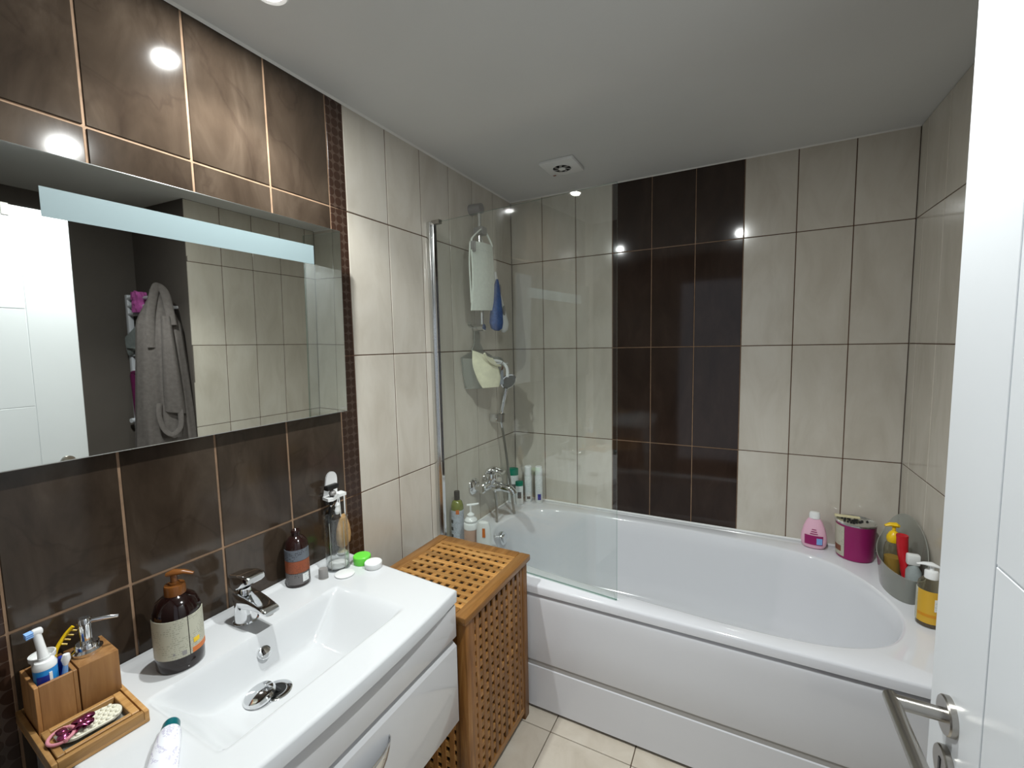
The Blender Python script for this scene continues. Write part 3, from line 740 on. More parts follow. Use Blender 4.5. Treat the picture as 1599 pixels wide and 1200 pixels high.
P_ = thing('back_scrubber', 'white webbing back strap hanging from the shower rail', 'scrubber', (0.08, -0.47, 1.62))
py0, py1 = -0.575, -0.378
bm = new(); rings = []
for i in range(15):
    t = i/14; z = 1.955-t*0.325; lean = 0.010*math.sin(t*PI)
    ring = []
    for k in range(13):
        q = k/12; y = py0-0.008*t+(py1-py0)*q; xx = 0.088+0.016*math.sin(q*PI)+lean
        ring.append(Vector((xx, y, z+0.012*(q-0.5))))
    for k in range(12, -1, -1):
        q = k/12; y = py0-0.008*t+(py1-py0)*q; xx = 0.079+0.013*math.sin(q*PI)+lean
        ring.append(Vector((xx, y, z+0.012*(q-0.5))))
    rings.append(ring)
add_loft(bm, rings); build('strap', bm, 'pad', P_, 40)
tubepart('hanging_loop', spline([(0.088, py0+0.006, 1.945), (0.086, py0+0.012, 1.965), (0.075, -0.475, 2.02), (0.068, -0.440, 2.034), (0.075, -0.415, 2.02), (0.088, py1-0.012, 1.972), (0.090, py1-0.005, 1.955)], 6), 0.0055, 'pad', P_, 8, flat=(1.0, 0.6))
bm = new(); add_box(bm, (0.083, py0-0.001, 1.898), (0.109, py0+0.007, 1.948), 0.002, 1); build('edge_tag', bm, 'greymetal', P_)
tubepart('lower_loop', spline([(0.082, py0-0.002, 1.94), (0.080, py0-0.008, 1.85), (0.081, py0-0.006, 1.74), (0.082, py0-0.004, 1.66)], 5), 0.004, 'pad', P_, 8)

Q = thing('bath_mitt', 'blue and white bath mitt hanging beside the white strap', 'mitt', (0.07, -0.29, 1.53))
def blob(name, rows_, material, parent, n=20):
    bm = new(); rings = []
    for cx_, cy_, z, rx, ry in rows_:
        rings.append([Vector((cx_+rx*math.cos(2*PI*k/n), cy_+ry*math.sin(2*PI*k/n), z)) for k in range(n)])
    add_loft(bm, rings); return build(name, bm, material, parent, 60)
blob('terry_front', [(0.085, -0.330, 1.80, 0.004, 0.01), (0.086, -0.336, 1.77, 0.012, 0.018), (0.088, -0.345, 1.70, 0.020, 0.034), (0.090, -0.355, 1.62, 0.026, 0.050), (0.090, -0.358, 1.575, 0.028, 0.054), (0.090, -0.356, 1.545, 0.022, 0.045), (0.088, -0.350, 1.533, 0.006, 0.02)], 'mitt', Q)
blob('white_back', [(0.070, -0.322, 1.84, 0.005, 0.008), (0.072, -0.318, 1.80, 0.009, 0.014), (0.076, -0.304, 1.72, 0.013, 0.020), (0.082, -0.284, 1.63, 0.022, 0.030), (0.086, -0.272, 1.57, 0.026, 0.034), (0.086, -0.270, 1.54, 0.020, 0.026), (0.084, -0.27, 1.525, 0.006, 0.012)], 'white', Q)
for zz, yy, xx in ((1.75, -0.298, 0.089), (1.64, -0.286, 0.104)):
    bm = new(); add_lathe(bm, [(0.0, 0), (0.012, 0.002), (0.014, 0.006), (0.0, 0.009)], (0, 0, 0), 16, sy=1.9, mtx=Matrix.Translation((xx-0.004, yy-0.012, zz)) @ Matrix.Rotation(PI/2, 4, 'Y') @ Matrix.Rotation(PI/2, 4, 'Z')); build('grey_spot', bm, 'greymetal', Q)
tubepart('cord', [(0.058, -0.322, 1.84), (0.054, -0.38, 1.93), (0.052, -0.432, 2.0)], 0.003, 'white', Q, 8)

K = thing('shower_caddy', 'smoky clear plastic scoop caddy hung below the shower rail', 'caddy', (0.0, -0.43, 1.25))
kc = -0.42
def ktop(a):  # a from -90 to 90 deg
    return 1.352+0.045*abs(math.sin(a))
bm = new(); rings = []
for i in range(25):
    a = -PI/2+PI*i/24
    yt, xt = kc+0.148*math.sin(a), 0.012+0.125*math.cos(a); yb, xb = kc+0.118*math.sin(a), 0.012+0.085*math.cos(a)
    rings.append([Vector((xt, yt, ktop(a))), Vector((xt*0.55+xb*0.45, yt*0.55+yb*0.45, 1.30)), Vector((xb, yb, 1.245)), Vector((xb-0.004*math.cos(a), yb-0.004*math.sin(a), 1.245)), Vector((xt*0.55+xb*0.45-0.004*math.cos(a), yt*0.55+yb*0.45-0.004*math.sin(a), 1.30)), Vector((xt-0.004*math.cos(a), yt-0.004*math.sin(a), ktop(a)))])
add_loft(bm, rings); build('scoop', bm, 'smoke', K, 40)
bm = new(); add_prism(bm, [(0.004, kc-0.15, 1.40), (0.004, kc-0.05, 1.43), (0.004, kc-0.028, 1.47), (0.004, kc-0.022, 1.53), (0.004, kc+0.022, 1.53), (0.004, kc+0.028, 1.47), (0.004, kc+0.06, 1.43), (0.004, kc+0.15, 1.40), (0.004, kc+0.12, 1.245), (0.004, kc-0.12, 1.245)], (0.006, 0, 0)); build('back_plate', bm, 'smoke', K)
bm = new(); add_prism(bm, [(0.006+0.088*math.cos(-PI/2+PI*i/20), kc+0.120*math.sin(-PI/2+PI*i/20), 1.243) for i in range(21)], (0, 0, 0.004)); build('bottom_plate', bm, 'smoke', K)
tubepart('suction_hook', spline([(0.0, -0.475, 1.565), (0.012, -0.475, 1.565), (0.018, -0.472, 1.53), (0.012, -0.462, 1.49)], 5), [0.018, 0.017, 0.012, 0.007]+[0.004]*12, 'acrylclear', K, 12)
o = thing('cream_pouch', 'crumpled cream cloth draped over the rim of the clear caddy', 'cloth', (0.10, -0.51, 1.28))
bm = new(); rings = []
for i in range(13):
    t = i/12; z = 1.415-0.165*t; ring = []
    for k in range(24):
        a = 2*PI*k/24; wv = 1+0.08*math.sin(5*a+4*t)+0.05*math.sin(9*a)
        hw = (0.028+0.056*math.sin((0.18+0.70*t)*PI)**0.8)*wv; hd = (0.008+0.014*math.sin(t*PI))*wv
        c0, s0 = math.cos(a)*hd, math.sin(a)*hw
        th = 0.75
        bx_, by_ = 0.130-0.025*(1-t), -0.512+0.02*t-0.02*(1-t)
        ring.append(Vector((bx_+c0*math.cos(-th)-s0*math.sin(-th)*-1*-1*0.55, by_+s0*0.8, z+0.02*math.sin(a)*(-1)*(1-t))))
    rings.append(ring)
add_loft(bm, rings); build('cloth_body', bm, 'cloth_cream', o, 60)
tubepart('hem', spline([(0.135, -0.560, 1.42), (0.140, -0.53, 1.385), (0.150, -0.48, 1.362), (0.155, -0.445, 1.355)], 5), 0.006, 'cloth_cream', o, 8)
o = thing('white_razor', 'white curved razor strip lying in the clear caddy', 'razor', (0.07, -0.37, 1.35))
tubepart('handle_strip', spline([(0.060, -0.435, 1.375), (0.080, -0.40, 1.378), (0.110, -0.36, 1.372), (0.138, -0.343, 1.34), (0.142, -0.345, 1.29)], 6), 0.005, 'whitegloss', o, 8, flat=(1.5, 0.6))
bm = new(); add_box(bm, (0.055, -0.330, 1.355), (0.115, -0.285, 1.363), 0.003, 2); build('head', bm, 'whitegloss', o)
o = thing('brown_soap', 'small brown soap bar inside the clear caddy', 'soap', (0.08, -0.38, 1.33))
bm = new(); add_box(bm, (0.055, -0.41, 1.325), (0.115, -0.335, 1.358), 0.010, 3); build('bar', bm, 'brownbar', o)
o = thing('foil_sachet', 'pale blue grey foil sachet inside the clear caddy', 'sachet', (0.09, -0.36, 1.25))
bm = new(); add_box(bm, (0.078, -0.40, 1.250), (0.085, -0.315, 1.335), 0.003, 2, rotz=math.radians(-35)); build('pouch', bm, 'silverlabel', o)
bm = new(); add_box(bm, (0.077, -0.40, 1.335), (0.086, -0.315, 1.341), 0.001, 1, rotz=math.radians(-35)); build('sealed_edge', bm, 'greymetal', o)

# shower mixer
X = thing('shower_mixer', 'chrome wall-mounted bath mixer above the tub end', 'tap', (0.0, -0.42, 0.73))
def yz_disc(name, y, z, r, dp, parent, material='chrome'):
    bm = new(); mtx = Matrix.Translation((0.0005, y, z)) @ Matrix.Rotation(PI/2, 4, 'Y')
    add_lathe(bm, [(r, 0), (r, dp*0.3), (r*0.8, dp*0.75), (r*0.45, dp), (r*0.42, dp*1.8), (0, dp*1.8)], (0, 0, 0), 28, mtx=mtx); return build(name, bm, material, parent)
yz_disc('wall_flange', -0.486, 0.728, 0.043, 0.024, X); yz_disc('wall_flange', -0.345, 0.728, 0.043, 0.024, X)
bm = new(); add_tube(bm, [(0.062, -0.505, 0.728), (0.062, -0.50, 0.728), (0.062, -0.33, 0.728), (0.062, -0.325, 0.728)], [0.021, 0.0265, 0.0265, 0.021], 20); build('mixer_body', bm, 'chrome', X)
bm = new(); add_lathe(bm, [(0.028, 0), (0.031, 0.012), (0.031, 0.045), (0.026, 0.055), (0, 0.058)], (0.072, -0.418, 0.735), 24); build('cartridge', bm, 'chrome', X)
bm = new(); add_tube(bm, spline([(0.055, -0.418, 0.795), (0.085, -0.418, 0.812), (0.145, -0.415, 0.800)], 5), [0.03]*4+[0.027]*3+[0.020]*4, 12, flat=(0.55, 1.1)); build('lever', bm, 'chrome', X)
bm = new(); add_tube(bm, spline([(0.062, -0.418, 0.722), (0.12, -0.418, 0.722), (0.185, -0.417, 0.715), (0.205, -0.417, 0.692)], 5), [0.026]*6+[0.021]*5+[0.018]*5, 16); build('spout', bm, 'chrome', X)
HS = thing('shower_hose', 'flexible metal shower hose looping into the tub', 'hose', (0.1, -0.40, 0.30))
hp = spline([(0.088, -0.418, 0.705), (0.098, -0.414, 0.62), (0.100, -0.418, 0.45), (0.112, -0.41, 0.34), (0.145, -0.345, 0.265), (0.160, -0.275, 0.285), (0.150, -0.262, 0.36), (0.130, -0.272, 0.52), (0.110, -0.280, 0.70), (0.085, -0.286, 0.92), (0.066, -0.286, 1.035)], 14)
tubepart('hose_tube', hp, 0.0075, 'hose', HS, 10)
tubepart('nut', [(0.088, -0.418, 0.712), (0.088, -0.418, 0.69)], 0.011, 'chrome', HS, 12)
bm = new(); add_tube(bm, [hp[-6]+Vector((0.0, 0, 0)), hp[-1]], [0.009, 0.0105], 12); build('cone_nut', bm, 'chrome', HS)
SH = thing('hand_shower', 'chrome hand shower with round head in wall holder', 'hand shower', (0.06, -0.285, 1.04))
bm = new(); add_tube(bm, spline([(0.062, -0.287, 1.035), (0.068, -0.287, 1.09), (0.083, -0.287, 1.16), (0.098, -0.284, 1.225)], 5), [0.0105]*5+[0.0125]*6+[0.0135]*5, 14); build('handle', bm, 'chrome', SH)
hd = Vector((0.74, -0.46, -0.49)).normalized(); rq = hd.to_track_quat('Z', 'Y').to_matrix().to_4x4()
bm = new(); add_lathe(bm, [(0.0, -0.020), (0.02, -0.018), (0.042, -0.006), (0.0475, 0.004), (0.046, 0.008), (0.040, 0.009)], (0, 0, 0), 32, mtx=Matrix.Translation((0.112, -0.283, 1.265)) @ rq); hh_ = build('head', bm, 'chrome', SH)
bm = new(); add_lathe(bm, [(0.040, 0.006), (0.040, 0.0098), (0.0, 0.0105)], (0, 0, 0), 32, mtx=Matrix.Translation((0.112, -0.283, 1.265)) @ rq); build('spray_face', bm, 'rubbergrey', hh_)
SB = thing('shower_holder', 'small chrome wall holder gripping the hand shower', 'bracket', (0.0, -0.285, 1.06))
bm = new(); add_box(bm, (0.0, -0.306, 1.035), (0.050, -0.266, 1.085), 0.008); build('block', bm, 'chrome', SB)
bm = new(); add_lathe(bm, [(0.0135, -0.022), (0.019, -0.022), (0.020, 0.022), (0.0145, 0.022)], (0.0665, -0.287, 1.062), 20, cap0=False, cap1=False); build('grip_ring', bm, 'steel', SB)

# ------------------------------------------------------------------ bottles on the tub, left end
def bottle(name, label, cat, x, y, z, prof, material, n=28, sx=1.0, sy=1.0, rot=0.0, group=None, body='body'):
    t = thing(name, label, cat, (x, y, z), group)
    lathepart(body, prof, (x, y, z+0.0005), material, t, n, sx=sx, sy=sy, rot=rot)
    return t
x, y = 0.045, -0.695
t = bottle('shampoo_bottle', 'olive green shampoo bottle with black cap and silver label', 'bottle', x, y, RIM, [(0.026, 0), (0.029, 0.004), (0.030, 0.02), (0.030, 0.165), (0.029, 0.180), (0.023, 0.198), (0.014, 0.205), (0.0125, 0.206), (0.0, 0.206)], 'olive')
lathepart('cap', [(0.0135, 0.206), (0.0135, 0.245), (0.012, 0.248), (0, 0.248)], (x, y, RIM), 'black', t, 24)
a = ang(x, y); bm = new(); add_band(bm, (x, y), 0.0306, RIM+0.012, RIM+0.160, a-1.25, a+1.3); lb = build('label', bm, 'silverlabel', t)
bm = new(); add_band(bm, (x, y), 0.0313, RIM+0.145, RIM+0.165, a-0.25, a+0.25, 8); build('badge', bm, 'orange', lb)
for k in range(3): 
    bm = new(); add_band(bm, (x, y), 0.0313, RIM+0.03+0.035*k, RIM+0.046+0.035*k, a-1.2, a-0.75, 6); build('print_block', bm, 'black', lb)
x, y = 0.142, -0.728
t = bottle('lotion_bottle', 'peach lotion bottle with white pump on the tub corner', 'bottle', x, y, RIM, [(0.030, 0), (0.033, 0.004), (0.033, 0.100), (0.031, 0.110), (0.0, 0.110)], 'peach')
lathepart('collar', [(0.034, 0.098), (0.034, 0.118), (0.031, 0.124), (0.018, 0.126), (0.0, 0.126)], (x, y, RIM), 'whitegloss', t)
pm = lathepart('pump', [(0.026, 0.124), (0.030, 0.136), (0.024, 0.146), (0.016, 0.152), (0.017, 0.162), (0.009, 0.168), (0.0045, 0.172), (0.0045, 0.206), (0, 0.206)], (x, y, RIM), 'whitegloss', t, 16)
bm = new(); add_tube(bm, [(x-0.016, y-0.006, RIM+0.204), (x+0.01, y+0.01, RIM+0.206), (x+0.030, y+0.024, RIM+0.209)], [0.005, 0.006, 0.004], 10); build('nozzle', bm, 'whitegloss', pm)
x, y = 0.222, -0.748
t = bottle('soap_bottle', 'white bottle with an orange emblem beside the peach bottle', 'bottle', x, y, RIM, [(0.030, 0), (0.0345, 0.005), (0.035, 0.02), (0.034, 0.10), (0.030, 0.13), (0.024, 0.145), (0.014, 0.150), (0, 0.151)], 'white', sx=1.0, sy=0.62, rot=0.2)
a = ang(x, y); bm = new(); add_band(bm, (x, y), 0.0355, RIM+0.085, RIM+0.125, a-0.32-0.2, a+0.06-0.2, 8, sy=0.64, rot=0.2, r1=0.0318); build('emblem', bm, 'orange', t)
# back-left corner: two green-capped tubes and two white cans
def tubebottle(x, y, h, r, lab, rot):
    t = thing('shampoo_tube', lab, 'bottle', (x, y, RIM), 'green-capped shampoo tubes in the tub corner')
    lathepart('body', [(r*0.9, 0), (r, 0.003), (r, h*0.45), (r*1.02, h*0.80), (0, h*0.80)], (x, y, RIM+0.0005), 'whiteprint', t, 24, sy=0.6, rot=rot)
    lathepart('cap', [(r*1.0, h*0.80), (r*1.02, h*0.98), (r*0.95, h), (0, h)], (x, y, RIM+0.0005), 'emerald', t, 24, sy=0.6, rot=rot)
    a = ang(x, y); bm = new(); add_band(bm, (x, y), r*1.012, RIM+h*0.28, RIM+h*0.55, a-rot-0.5, a-rot+0.5, 8, sy=0.61, rot=rot); build('dark_print', bm, 'greylabel', t)
tubebottle(0.040, -0.112, 0.205, 0.032, 'taller white shampoo tube with green cap in tub corner', 0.5)
tubebottle(0.090, -0.130, 0.138, 0.022, 'shorter white shampoo tube with green cap in tub corner', 0.5)
def can(x, y, h, lab, blue):
    t = thing('spray_can', lab, 'can', (x, y, RIM), 'white spray cans at the tiled wall')
    lathepart('body', [(0.021, 0), (0.0225, 0.003), (0.0225, h*0.72), (0.021, h*0.735), (0, h*0.735)], (x, y, RIM+0.0005), 'whiteprint', t, 24)
    lathepart('cap', [(0.0212, h*0.735), (0.0218, h*0.74), (0.0205, h*0.985), (0.018, h), (0, h)], (x, y, RIM+0.0005), 'whitegloss', t, 24)
    a = ang(x, y); bm = new(); add_band(bm, (x, y), 0.0229, RIM+0.02, RIM+(0.055 if blue else 0.035), a-0.35, a+0.5, 8); build('print_block', bm, 'navy' if blue else 'greylabel', t)
can(0.115, -0.062, 0.214, 'white spray can next to the green-capped tubes', False)
can(0.180, -0.052, 0.216, 'white spray can with blue print, right of its twin', True)

# ------------------------------------------------------------------ bottles on the tub, right end
x, y = 1.53, -0.066; rp = ang(x, y)+PI/2
t = bottle('baby_lotion', 'pink oval lotion bottle with white cap on tub rim', 'bottle', x, y, RIM, [(0.024, 0), (0.037, 0.004), (0.0455, 0.016), (0.049, 0.036), (0.047, 0.064), (0.040, 0.095), (0.030, 0.122), (0.021, 0.136), (0.0, 0.136)], 'pink', 32, sx=1.0, sy=0.52, rot=rp)
lathepart('cap', [(0.0205, 0.136), (0.0205, 0.156), (0.017, 0.164), (0, 0.166)], (x, y, RIM), 'whitegloss', t, 24, sy=0.7, rot=rp)
a = ang(x, y)
bm = new(); add_band(bm, (x, y), 0.047, RIM+0.022, RIM+0.064, -PI/2-0.75, -PI/2+0.75, 16, sx=1.02, sy=0.55, rot=rp, r1=0.0485); lb = build('label', bm, 'magenta', t)
lb['label'] = 'magenta label on the pink bottle'
bm = new(); add_band(bm, (x, y), 0.0482, RIM+0.026, RIM+0.054, -PI/2+0.22, -PI/2+0.68, 8, sx=1.03, sy=0.565, rot=rp); build('blue_panel', bm, 'lightblue', lb)
bm = new()
for k in range(3): add_band(bm, (x, y), 0.0455-0.003*k, RIM+0.070+0.009*k, RIM+0.0735+0.009*k, -PI/2-0.3+0.05*k, -PI/2+0.3-0.05*k, 8, sx=1.02, sy=0.56, rot=rp)
build('print', bm, 'magenta', t)
x, y = 1.672, -0.092
t = thing('magenta_tin', 'magenta tub with picture label and dented metal lid', 'tin', (x, y, RIM))
lathepart('body', [(0.060, 0), (0.064, 0.004), (0.070, 0.145), (0.072, 0.150), (0.066, 0.150), (0.064, 0.148), (0, 0.146)], (x, y, RIM+0.0005), 'magenta', t, 36)
a = ang(x, y); bm = new(); add_band(bm, (x, y), 0.0652, RIM+0.012, RIM+0.142, a-1.55, a-0.55, 14, r1=0.0705); lb = build('picture_label', bm, 'creamlabel', t)
bm = new(); add_band(bm, (x, y), 0.0664, RIM+0.030, RIM+0.055, a-1.35, a-0.75, 8, r1=0.0675); build('picture', bm, 'brownbar', lb)
rim_ = lathepart('lid', [(0.071, 0.150), (0.0725, 0.152), (0.0725, 0.158), (0.068, 0.160), (0.062, 0.154), (0, 0.153)], (x, y, RIM), 'alu', t, 36)
bm = new(); random.seed(3)
for k in range(26):
    q = random.uniform(0, 2*PI); rr = random.uniform(0, 0.05)
    add_lathe(bm, [(0.004, 0), (0.005, 0.004), (0, 0.007)], (x+rr*math.cos(q), y+0.012+rr*math.sin(q)*0.7, RIM+0.153), 6)
c_ = build('dark_grains', bm, 'black', t); c_['kind'] = 'stuff'
bm = new(); add_box(bm, (x-0.070, y+0.020, RIM+0.158), (x+0.020, y+0.040, RIM+0.166), 0.003, 2); build('wooden_stick', bm, 'ivory', t)
random.seed(11)
bx_, by_ = 1.766, -0.318
t = thing('grey_tub', 'grey translucent flexible storage tub holding bath toys', 'bucket', (bx_, by_, RIM))
def gt(a): return 0.105+0.125*max(0, math.cos(a-0.5))**1.4+0.05*max(0, math.sin(a))**2
bm = new(); rings = []
for i in range(41):
    a = 2*PI*i/40
    top = gt(a); rx0, ry0, rx1, ry1 = 0.053, 0.118, 0.064, 0.160
    c_, s_ = math.cos(a), math.sin(a)
    rings.append([Vector((bx_+rx0*c_, by_+ry0*s_, RIM+0.001)), Vector((bx_+(rx0*0.4+rx1*0.6)*c_, by_+(ry0*0.4+ry1*0.6)*s_, RIM+top*0.6)), Vector((bx_+rx1*c_, by_+ry1*s_, RIM+top)),
                  Vector((bx_+(rx1-0.003)*c_, by_+(ry1-0.003)*s_, RIM+top)), Vector((bx_+(rx0*0.4+rx1*0.6-0.003)*c_, by_+(ry0*0.4+ry1*0.6-0.003)*s_, RIM+top*0.6)), Vector((bx_+(rx0-0.003)*c_, by_+(ry0-0.003)*s_, RIM+0.004))])
add_loft(bm, rings, cap0=False, cap1=False); build('tub_wall', bm, 'smoke', t, 60)
bm = new(); add_lathe(bm, [(0.053, 0.0005), (0.053, 0.004), (0, 0.004)], (bx_, by_, RIM), 40, sy=2.2); build('tub_base', bm, 'greymetal', t)
x, y = 1.762, -0.238
t = bottle('yellow_pump_bottle', 'clear bottle with bright yellow pump inside grey tub', 'bottle', x, y, RIM+0.005, [(0.025, 0), (0.028, 0.004), (0.028, 0.11), (0.024, 0.132), (0.014, 0.142), (0, 0.142)], 'soapclear', 24)
lathepart('liquid', [(0.024, 0.004), (0.026, 0.08), (0, 0.08)], (x, y, RIM+0.005), 'honey', t, 20)
pm = lathepart('pump', [(0.019, 0.140), (0.022, 0.150), (0.021, 0.162), (0.013, 0.178), (0.006, 0.184), (0.006, 0.205), (0, 0.206)], (x, y, RIM+0.005), 'yellow', t, 24)
bm = new(); add_tube(bm, [(x-0.030, y-0.006, RIM+0.207), (x-0.014, y-0.003, RIM+0.213), (x+0.006, y, RIM+0.212), (x+0.015, y, RIM+0.208)], [0.005, 0.010, 0.013, 0.008], 12, flat=(0.7, 1.1)); build('nozzle', bm, 'yellow', pm)
x, y = 1.776, -0.300
t = thing('red_tube', 'tall red tube leaning in the grey tub', 'tube', (x, y, RIM+0.005))
tubepart('body', spline([(x+0.012, y-0.045, RIM+0.02), (x+0.004, y-0.03, RIM+0.08), (x-0.004, y-0.012, RIM+0.14), (x-0.006, y-0.005, RIM+0.195)], 5), [0.018]*6+[0.0165]*6+[0.0175]*4, 'red', t, 16)
lathepart('rim', [(0.0178, 0.19), (0.0185, 0.196), (0.0175, 0.2), (0.013, 0.198), (0, 0.193)], (x-0.006, y-0.005, RIM), 'red', t, 20)
x, y = 1.790, -0.368
t = thing('spray_trigger', 'pale grey spray bottle head behind the red tube', 'bottle', (x, y, RIM+0.005))
lathepart('body', [(0.022, 0), (0.022, 0.09), (0.010, 0.115), (0, 0.115)], (x, y, RIM+0.005), 'greycloth', t, 20)
bm = new(); add_box(bm, (x-0.022, y-0.012, RIM+0.118), (x+0.016, y+0.012, RIM+0.158), 0.006); build('trigger_head', bm, 'white', t)
x, y = 1.785, -0.545
t = bottle('hand_soap', 'honey-labelled soap bottle with white pump by the door', 'bottle', x, y, RIM, [(0.030, 0), (0.033, 0.003), (0.033, 0.125), (0.030, 0.142), (0.020, 0.155), (0.013, 0.158), (0.0, 0.158)], 'soapclear', 30)
lathepart('liquid', [(0.030, 0.002), (0.0322, 0.004), (0.0322, 0.06), (0, 0.06)], (x, y, RIM+0.0005), 'soapbase', t, 26)
a = ang(x, y); bm = new(); add_band(bm, (x, y), 0.0334, RIM+0.016, RIM+0.122, a-1.0, a+1.3, 20); lb = build('label', bm, 'honey', t)
bm = new(); add_band(bm, (x, y), 0.0334, RIM+0.016, RIM+0.122, a-1.6, a-1.0, 10); build('label_back', bm, 'creamlabel', t)
bm = new(); add_band(bm, (x, y), 0.0342, RIM+0.038, RIM+0.047, a-0.9, a+1.2, 16); build('stripe', bm, 'honeyline', lb)
bm = new(); add_band(bm, (x, y), 0.0342, RIM+0.06, RIM+0.10, a+0.35, a+1.0, 10); build('emblem', bm, 'whiteprint', lb)
pm = lathepart('pump', [(0.0175, 0.156), (0.0175, 0.178), (0.015, 0.182), (0.006, 0.183), (0.006, 0.196), (0, 0.196)], (x, y, RIM), 'whitegloss', t, 24)
bm = new(); add_tube(bm, [(x-0.040, y-0.006, RIM+0.200), (x-0.022, y-0.004, RIM+0.203), (x+0.0, y, RIM+0.201), (x+0.016, y, RIM+0.196)], [0.003, 0.008, 0.013, 0.008], 12, flat=(0.55, 1.1)); build('nozzle', bm, 'whitegloss', pm)

# ------------------------------------------------------------------ things on the washbasin top
x, y = 0.106, -1.884
t = bottle('pump_bottle', 'large dark amber pump bottle with cream label', 'bottle', x, y, TOP, [(0.043, 0), (0.0455, 0.004), (0.046, 0.02), (0.046, 0.122), (0.0445, 0.134), (0.037, 0.151), (0.024, 0.162), (0.018, 0.165), (0, 0.165)], 'amber', 40)
a = ang(x, y)
bm = new(); add_band(bm, (x, y), 0.0463, TOP+0.034, TOP+0.122, a-1.5, a+0.36, 28); lb = build('label', bm, 'creamlabel', t)
bm = new(); add_band(bm, (x, y), 0.0463, TOP+0.034, TOP+0.122, a+0.40, a+1.5, 18); l2 = build('label', bm, 'creamlabel', t)
bm = new(); add_band(bm, (x, y), 0.0470, TOP+0.0345, TOP+0.046, a+0.48, a+1.4, 12); build('orange_strip', bm, 'orange', l2)
bm = new(); add_band(bm, (x, y), 0.0470, TOP+0.056, TOP+0.066, a+0.55, a+0.85, 8); build('yellow_mark', bm, 'yellow', l2)
bm = new(); add_band(bm, (x, y), 0.0470, TOP+0.039, TOP+0.049, a+0.06, a+0.24, 6); build('grey_mark', bm, 'greymetal', lb)
bm = new(); add_band(bm, (x, y), 0.0470, TOP+0.0435, TOP+0.048, a-0.28, a-0.20, 4); build('dot_mark', bm, 'greymetal', lb)
lathepart('collar', [(0.0205, 0.160), (0.0205, 0.182), (0.019, 0.186), (0.0, 0.186)], (x, y, TOP), 'amberpump', t, 28)
pm = lathepart('pump', [(0.010, 0.186), (0.010, 0.190), (0.0065, 0.191), (0.0065, 0.208), (0, 0.208)], (x, y, TOP), 'amberpump', t, 20)
bm = new(); add_tube(bm, [(x-0.010, y-0.008, TOP+0.209), (x, y, TOP+0.213), (x+0.016, y+0.014, TOP+0.212), (x+0.030, y+0.026, TOP+0.206)], [0.007, 0.010, 0.0065, 0.004], 12, flat=(0.7, 1.1)); build('nozzle', bm, 'amberpump', pm)

x, y = 0.050, -1.540
t = bottle('brown_bottle', 'dark brown open-necked bottle with grey and rust label', 'bottle', x, y, TOP, [(0.030, 0), (0.0325, 0.003), (0.033, 0.012), (0.033, 0.118), (0.030, 0.132), (0.020, 0.145), (0.012, 0.150), (0.0115, 0.158), (0.0135, 0.160), (0.0135, 0.163), (0.0115, 0.167), (0.009, 0.167), (0, 0.160)], 'darkbottle', 32)
a = ang(x, y)
for z0_, z1_, mm_ in ((0.010, 0.044, 'greylabel'), (0.045, 0.081, 'rust'), (0.082, 0.115, 'slate')):
    bm = new(); add_band(bm, (x, y), 0.0334, TOP+z0_, TOP+z1_, a-1.45, a+1.25, 24); lb = build('label', bm, mm_, t)
    if mm_ == 'greylabel':
        bm = new(); add_band(bm, (x, y), 0.0340, TOP+0.016, TOP+0.040, a+0.35, a+0.95, 8); build('barcode', bm, 'whiteprint', lb)

# clear cotton-pad dispenser
x, y = 0.082, -1.420; rq_ = math.radians(-35)
t = thing('cotton_dispenser', 'clear acrylic cotton pad dispenser, open at the top', 'dispenser', (x, y, TOP))
lathepart('tube', [(0.036, 0.003), (0.036, 0.166), (0.0375, 0.168), (0.0375, 0.171), (0.0345, 0.171), (0.0345, 0.168), (0.034, 0.165), (0.034, 0.003)], (x, y, TOP), 'acrylclear', t, 36, cap0=False, cap1=False)
lathepart('base', [(0.038, 0.0005), (0.038, 0.004), (0.0335, 0.006), (0, 0.006)], (x, y, TOP), 'acrylclear', t, 36)
for k in (-0.55, 0.65):
    a = ang(x, y)+k; p0 = Vector((x+0.0365*math.cos(a), y+0.0365*math.sin(a), TOP+0.006))
    tubepart('slot_edge', [p0, p0+Vector((0, 0, 0.155))], 0.0012, 'smoke', t, 6)
o = thing('cotton_pad', 'white cotton pad lying flat inside the clear dispenser', 'cotton pad', (x, y, TOP+0.006), 'round white cotton pads')
lathepart('pad', [(0.029, 0.0065), (0.031, 0.008), (0.031, 0.012), (0.028, 0.014), (0, 0.0145)], (x, y, TOP), 'white', o, 28)
o = thing('cotton_pad', 'white round pad lying on the basin in front of the dispenser', 'cotton pad', (0.139, -1.444, TOP), 'round white cotton pads')
lathepart('pad', [(0.028, 0.0005), (0.030, 0.002), (0.030, 0.004), (0.027, 0.0055), (0, 0.006)], (0.139, -1.444, TOP), 'white', o, 28)
o = thing('bottle_cap', 'small grey flat-sided bottle cap beside the brown bottle', 'cap', (0.096, -1.488, TOP))
lathepart('shell', [(0.0135, 0.0005), (0.0145, 0.002), (0.0135, 0.028), (0.0125, 0.031), (0, 0.0315)], (0.096, -1.488, TOP), 'greymetal', o, 20, sy=0.8, rot=0.6)
lathepart('inner_rim', [(0.0149, 0.0005), (0.0149, 0.003), (0.0135, 0.003)], (0.096, -1.488, TOP), 'steel', o, 20, sy=0.82, rot=0.6)
o = thing('green_box', 'round lime green lidded box on the basin corner', 'box', (0.132, -1.3655, TOP))
lathepart('box_base', [(0.025, 0.0005), (0.0265, 0.002), (0.0265, 0.010), (0, 0.010)], (0.132, -1.3655, TOP), 'green', o, 32)
